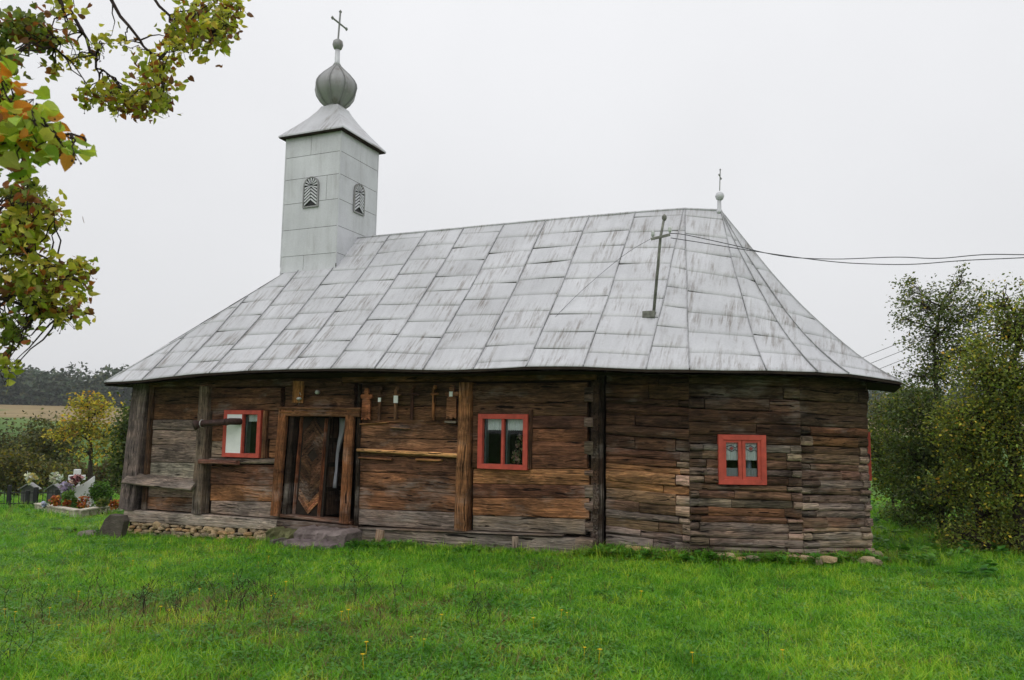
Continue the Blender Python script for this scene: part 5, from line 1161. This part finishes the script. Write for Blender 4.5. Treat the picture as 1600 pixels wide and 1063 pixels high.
# ---- lawn
def blades(name, n, h, spread, w, lean, m, seg=2, seed=0):
    rg = np.random.default_rng(seed); V = []; Fq = []
    for i in range(n):
        a = rg.uniform(0, 6.283); r = spread*math.sqrt(rg.random()); x, y = r*math.cos(rg.uniform(0, 6.283)), r*math.sin(rg.uniform(0, 6.283)); hh = h*rg.uniform(.5, 1.2); ln = lean*rg.uniform(.2, 1.4)*hh
        dx, dy = math.cos(a), math.sin(a); px, py = -dy*w/2, dx*w/2; k = len(V)
        for j in range(seg+1):
            t = j/seg; q = 1-t**1.6*.92; cx, cy, cz = x+dx*ln*t*t, y+dy*ln*t*t, hh*(t-.18*lean*t*t); V += [(cx-px*q, cy-py*q, cz), (cx+px*q, cy+py*q, cz)]
        for j in range(seg): Fq.append((k+2*j, k+2*j+1, k+2*j+3, k+2*j+2))
    return bpy.data.objects.new(name, npmesh(name, V, Fq, m))
def rosette(name, n, sz, hgt, m, seed, round_=True):
    rg = np.random.default_rng(seed); p = np.c_[rg.normal(0, .035, n), rg.normal(0, .035, n), hgt*rg.uniform(.4, 1., n)]
    R_ = frames(n, 0, rg); R_[:, :, 0] = np.c_[rg.normal(size=(n, 2)), rg.uniform(-.1, .5, n)]; R_[:, :, 0] /= np.linalg.norm(R_[:, :, 0], axis=1)[:, None]
    R_[:, :, 1] = np.cross(np.array([0, 0, 1.]), R_[:, :, 0]); R_[:, :, 1] /= np.linalg.norm(R_[:, :, 1], axis=1)[:, None]; R_[:, :, 2] = np.cross(R_[:, :, 0], R_[:, :, 1])
    V, Fq = scatter(HEART if round_ else DIA, p, R_, sz*rg.uniform(.6, 1.2, n)); return bpy.data.objects.new(name, npmesh(name, V, Fq, m))
def collection(name, objs):
    c = bpy.data.collections.new(name)
    for o in objs: c.objects.link(o)
    return c
lawn_c = collection('lawn_clumps', [blades('a_turf', 16, .05, .06, .0055, .8, M['grass'], 2, 1), blades('b_turf', 14, .07, .06, .005, .9, M['grass'], 2, 2), blades('c_tuft', 12, .10, .05, .0055, 1.0, M['grass'], 3, 3), rosette('d_clover', 16, .019, .045, M['weed'], 4), rosette('e_herb', 9, .038, .04, M['weed'], 5, False), blades('f_dry', 11, .075, .055, .0038, 1.1, M['dry'], 2, 6)])
tall_c = collection('tall_clumps', [blades('a_tall', 16, .20, .06, .006, 1., M['grass'], 3, 11), blades('b_tall', 14, .15, .06, .006, 1.1, M['grass'], 3, 12), rosette('c_leafy', 16, .06, .12, M['weed'], 13), blades('d_drytall', 9, .2, .05, .0035, 1., M['dry'], 3, 14)])
def weed_stalk(name, seed):
    rg = np.random.default_rng(seed); mb = MB(); h = rg.uniform(.28, .45); pts = [(0, 0, 0), (rg.normal(0, .02), rg.normal(0, .02), h*.5), (rg.normal(0, .04), rg.normal(0, .04), h)]; mb.tube(pts, [.003, .0025, .0012], 4)
    for k in range(7):
        z = h*rg.uniform(.35, 1.); a = rg.uniform(0, 6.28); l = rg.uniform(.03, .09); mb.tube([(0, 0, z), (l*math.cos(a), l*math.sin(a), z+l*.7)], [.0016, .001], 3); mb.lathe([(.001, -.006), (.005, 0), (.001, .007)], (l*math.cos(a), l*math.sin(a), z+l*.7), 5)
    return bpy.data.objects.new(name, mb.mesh(name, M['twig']))
weed_c = collection('weed_stalks', [weed_stalk('a_stalk', 1), weed_stalk('b_stalk', 2), weed_stalk('c_stalk', 3), blades('d_drygrass', 10, .22, .06, .0035, 1.2, M['dry'], 3, 21)])
def scatter_gn(name, label, cat, pos, idx, scl, coll, seed):
    rg = np.random.default_rng(seed); n = len(pos); me = bpy.data.meshes.new(name); me.vertices.add(n); me.vertices.foreach_set('co', np.asarray(pos, np.float32).ravel())
    for nm, ty, key, val in (('idx', 'INT', 'value', np.asarray(idx, np.int32)), ('scl', 'FLOAT', 'value', np.asarray(scl, np.float32)), ('rot', 'FLOAT_VECTOR', 'vector', np.c_[rg.normal(0, .12, n), rg.normal(0, .12, n), rg.uniform(0, 6.283, n)].astype(np.float32).ravel())):
        a = me.attributes.new(nm, ty, 'POINT'); a.data.foreach_set(key, val)
    o = bpy.data.objects.new(name, me); link(o); tag(o, label, cat, None, 'stuff')
    g = bpy.data.node_groups.new(name+'_nodes', 'GeometryNodeTree'); g.interface.new_socket('Geometry', in_out='INPUT', socket_type='NodeSocketGeometry'); g.interface.new_socket('Geometry', in_out='OUTPUT', socket_type='NodeSocketGeometry')
    gi = g.nodes.new('NodeGroupInput'); go = g.nodes.new('NodeGroupOutput'); ip = g.nodes.new('GeometryNodeInstanceOnPoints'); ci = g.nodes.new('GeometryNodeCollectionInfo')
    ci.inputs['Collection'].default_value = coll; ci.inputs['Separate Children'].default_value = True; ci.inputs['Reset Children'].default_value = True; ip.inputs['Pick Instance'].default_value = True
    def na(nm, ty): q = g.nodes.new('GeometryNodeInputNamedAttribute'); q.data_type = ty; q.inputs['Name'].default_value = nm; return q.outputs['Attribute']
    g.links.new(gi.outputs[0], ip.inputs['Points']); g.links.new(ci.outputs[0], ip.inputs['Instance']); g.links.new(na('idx', 'INT'), ip.inputs['Instance Index'])
    g.links.new(na('rot', 'FLOAT_VECTOR'), ip.inputs['Rotation']); g.links.new(na('scl', 'FLOAT'), ip.inputs['Scale']); g.links.new(ip.outputs[0], go.inputs[0])
    md = o.modifiers.new('scatter', 'NODES'); md.node_group = g; return o
def inside(x, y):         # footprint of the church
    u = (x-O[0])*UD[0]+(y-O[1])*UD[1]; v = (x-O[0])*VD[0]+(y-O[1])*VD[1]
    fr = np.interp(u, [WL, 0, .05, c1[0], c2[0], c3[0]], [.0, .0, SB, SB, c2[1], c3[1]])
    return (u > WL) & (u < c3[0]+.02) & (v > fr+.02) & (v < VB), u, v-fr
rgg = np.random.default_rng(99)
def pts_polar(n, d0, d1, half, power=1.):
    d = np.sqrt(rgg.uniform(d0**2, d1**2, n)); a = rgg.uniform(-half, half, n); return d*np.tan(a), d
def vnoise(x, y, s, seed):
    r = np.random.default_rng(seed); z = 0
    for k in range(5): a, b, c = r.uniform(-1.5, 1.5, 3); z = z+np.sin(x*s*math.cos(a*3)*1.3+y*s*math.sin(a*3)+b*4)*math.cos(c)
    return z/2.2
PX, PY, PI_, PS = [], [], [], []
for n, d0, d1, half, sc in ((13000, 4.2, 7, .66, 1.), (16000, 7, 11, .66, 1.08), (15000, 11, 17, .68, 1.25), (11000, 17, 27, .68, 1.8), (6000, 2.5, 6, .9, 1.)):
    x, y = pts_polar(n, d0, d1, half); PX.append(x); PY.append(y); PS.append(sc*rgg.uniform(.7, 1.3, n)); nn = vnoise(x, y, 1.3, 3)
    PI_.append(np.where(rgg.random(n) < .13+.16*(nn > .35), np.where(rgg.random(n) < .62, 3, 4), np.where(rgg.random(n) < .035, 5, rgg.choice([0, 1, 2], n, p=[.45, .37, .18]))))
PX, PY, PI_, PS = map(np.concatenate, (PX, PY, PI_, PS)); ins, uu, vv = inside(PX, PY)
patch = np.exp(-(((PX+2.9)/2.0)**2+((PY-7.6)/.9)**2))+.6*np.exp(-(((PX+1.6)/1.3)**2+((PY-6.4)/.6)**2))+.25*(vnoise(PX, PY, .9, 8) > .45)
PI_ = np.where((rgg.random(len(PX)) < patch*.55) & (PI_ < 3), 5, PI_)
keep = ~ins & ~((rgg.random(len(PX)) < np.clip(patch, 0, 1)*.4) & (PI_ < 3)); P3 = np.c_[PX, PY, gz(PX, PY)-.004][keep]
scatter_gn('lawn_grass', 'short green lawn grass mixed with clover in front of the church', 'grass', P3, PI_[keep], PS[keep], lawn_c, 5)
# taller grass along the walls, round the trees and in the rough corner by the fence
TX, TY, TS, TI = [], [], [], []
def strip(u0, u1, n, v0, v1, sc, dry=.15, leafy=.2):
    u = rgg.uniform(u0, u1, n); w = rgg.uniform(v0, v1, n); fr = np.interp(u, [WL, 0, .05, c1[0], c2[0], c3[0], c3[0]+1], [.0, .0, SB, SB, c2[1], c3[1], c3[1]]); p = O[None]+UD[None]*u[:, None]+VD[None]*(fr-w)[:, None]
    TX.append(p[:, 0]); TY.append(p[:, 1]); TS.append(sc*rgg.uniform(.6, 1.25, n)); r = rgg.random(n); TI.append(np.where(r < dry, 3, np.where(r < dry+leafy, 2, rgg.choice([0, 1], n))))
strip(.0, 3.6, 1100, .03, .42, 1.0, .24); strip(-2.9, -.1, 420, .10, .5, .5, .4); strip(-8.9, -5.4, 90, .2, .5, .4, .15); strip(-4.0, -2.7, 130, .15, .5, .75, .1, .4); strip(.05, .9, 160, .05, .5, 1.1, .1); strip(-.3, .2, 60, .15, .5, .9)
strip(3.3, 4.3, 160, -.3, .4, .9, .3); strip(-10.2, -8.9, 160, .0, .5, .8, .1, .4)
n = 2600; x = rgg.uniform(5.2, 16, n); y = rgg.uniform(9.5, 21, n); TX.append(x); TY.append(y); TS.append(rgg.uniform(.6, 1.5, n)); TI.append(rgg.choice([0, 1, 2, 3], n, p=[.35, .3, .27, .08]))
n = 1500; x = rgg.uniform(-21, -8.5, n); y = rgg.uniform(16, 26, n); k = x < -9.2-(y-16)*.25; TX.append(x[k]); TY.append(y[k]); TS.append(rgg.uniform(.6, 1.4, k.sum())); TI.append(rgg.choice([0, 1, 2, 3], k.sum(), p=[.4, .3, .2, .1]))
TX, TY, TS, TI = map(np.concatenate, (TX, TY, TS, TI)); ins, _, _ = inside(TX, TY); k = ~ins
scatter_gn('tall_grass', 'taller tufts and weeds along the church footing and under the trees', 'grass', np.c_[TX, TY, gz(TX, TY)-.01][k], TI[k], TS[k], tall_c, 6)
n = 170; x = rgg.normal(-2.6, 1.4, n); y = rgg.normal(7.2, .8, n); x = np.r_[x, rgg.uniform(-5, 4, 40)]; y = np.r_[y, rgg.uniform(5, 8.5, 40)]; n = len(x)
scatter_gn('dry_weeds', 'thin dry brown weed stalks standing in the lawn left of centre', 'weeds', np.c_[x, y, gz(x, y)-.005], rgg.choice([0, 1, 2, 3], n, p=[.14, .13, .13, .6]), rgg.uniform(.5, 1.05, n), weed_c, 7)
# yellow wildflowers, one by one
fm = MB(); fm.tube([(0, 0, 0), (.01, 0, .07), (.012, .004, .12)], .0016, 4)
for k in range(9): a = 6.283*k/9; fm.add([(.012, .004, .118), (.012+.011*math.cos(a-.3), .004+.011*math.sin(a-.3), .126), (.012+.019*math.cos(a), .004+.019*math.sin(a), .124), (.012+.011*math.cos(a+.3), .004+.011*math.sin(a+.3), .126)], [(0, 1, 2, 3)])
fme = fm.mesh('wildflower', M['yellow'])
PXF = [(404, 882), (411, 880), (418, 876), (189, 868), (206, 886), (431, 940), (424, 945), (445, 925), (470, 968), (352, 952), (365, 902), (285, 897), (168, 894), (8, 968), (22, 972), (75, 965), (90, 990), (265, 970), (250, 962), (534, 975), (546, 974), (640, 1010), (660, 1012), (570, 1030), (568, 1048), (876, 970), (887, 969), (835, 982), (913, 1034), (935, 1040), (1082, 1043), (1224, 1040), (690, 983), (250, 880), (75, 920), (310, 935), (120, 940), (60, 900), (740, 900), (860, 912), (1000, 940), (980, 905)]
for px, py in PXF:
    p = onground(px, py+8); o = bpy.data.objects.new('wildflower', fme); o.location = tuple(p); o.rotation_euler = (0, 0, random.uniform(0, 6)); s_ = random.uniform(.65, 1.15); o.scale = (s_,)*3; link(o)
    tag(o, 'small yellow wildflower in the lawn', 'flower', 'yellow wildflowers scattered in the lawn')


cw = W((W2[0]+W2[1])/2+.19, .13, W2[2]+.28)
rg = np.random.default_rng(5); t = tag(empty('flower_garland', cw), 'dim garland of dull pink and beige flowers behind the right pane of the middle window', 'garland'); n = 90
p = np.c_[rg.normal(0, .035, n), rg.normal(0, .012, n), rg.uniform(-.2, .22, n)]; p[:, 0] += .03*np.sin(p[:, 2]*9); V, Fq = scatter(HEART, p, frames(n, 0, rg), .045*rg.uniform(.6, 1.2, n))
npobj('petals', V, Fq, M['petal'], t, np.repeat(palette([(2, .5, .3, .26), (2, .45, .4, .25), (1, .15, .2, .1)], n, rg), 11, 0))
# ---- rainy air
hz = MB().box((-640, -140, -12), (640, 740, 46)); hm = bpy.data.materials.new('haze'); hm.use_nodes = True; ht = hm.node_tree; ht.nodes.clear()
ho = N(ht, 'ShaderNodeOutputMaterial'); pv = N(ht, 'ShaderNodeVolumePrincipled'); pv.inputs['Density'].default_value = .00033; pv.inputs['Color'].default_value = (.9, .93, .97, 1); L(ht, pv.outputs[0], ho.inputs['Volume'])
o = hz.build('haze', hm); tag(o, 'thin rainy haze in the air around the whole place', 'haze', None, 'stuff')
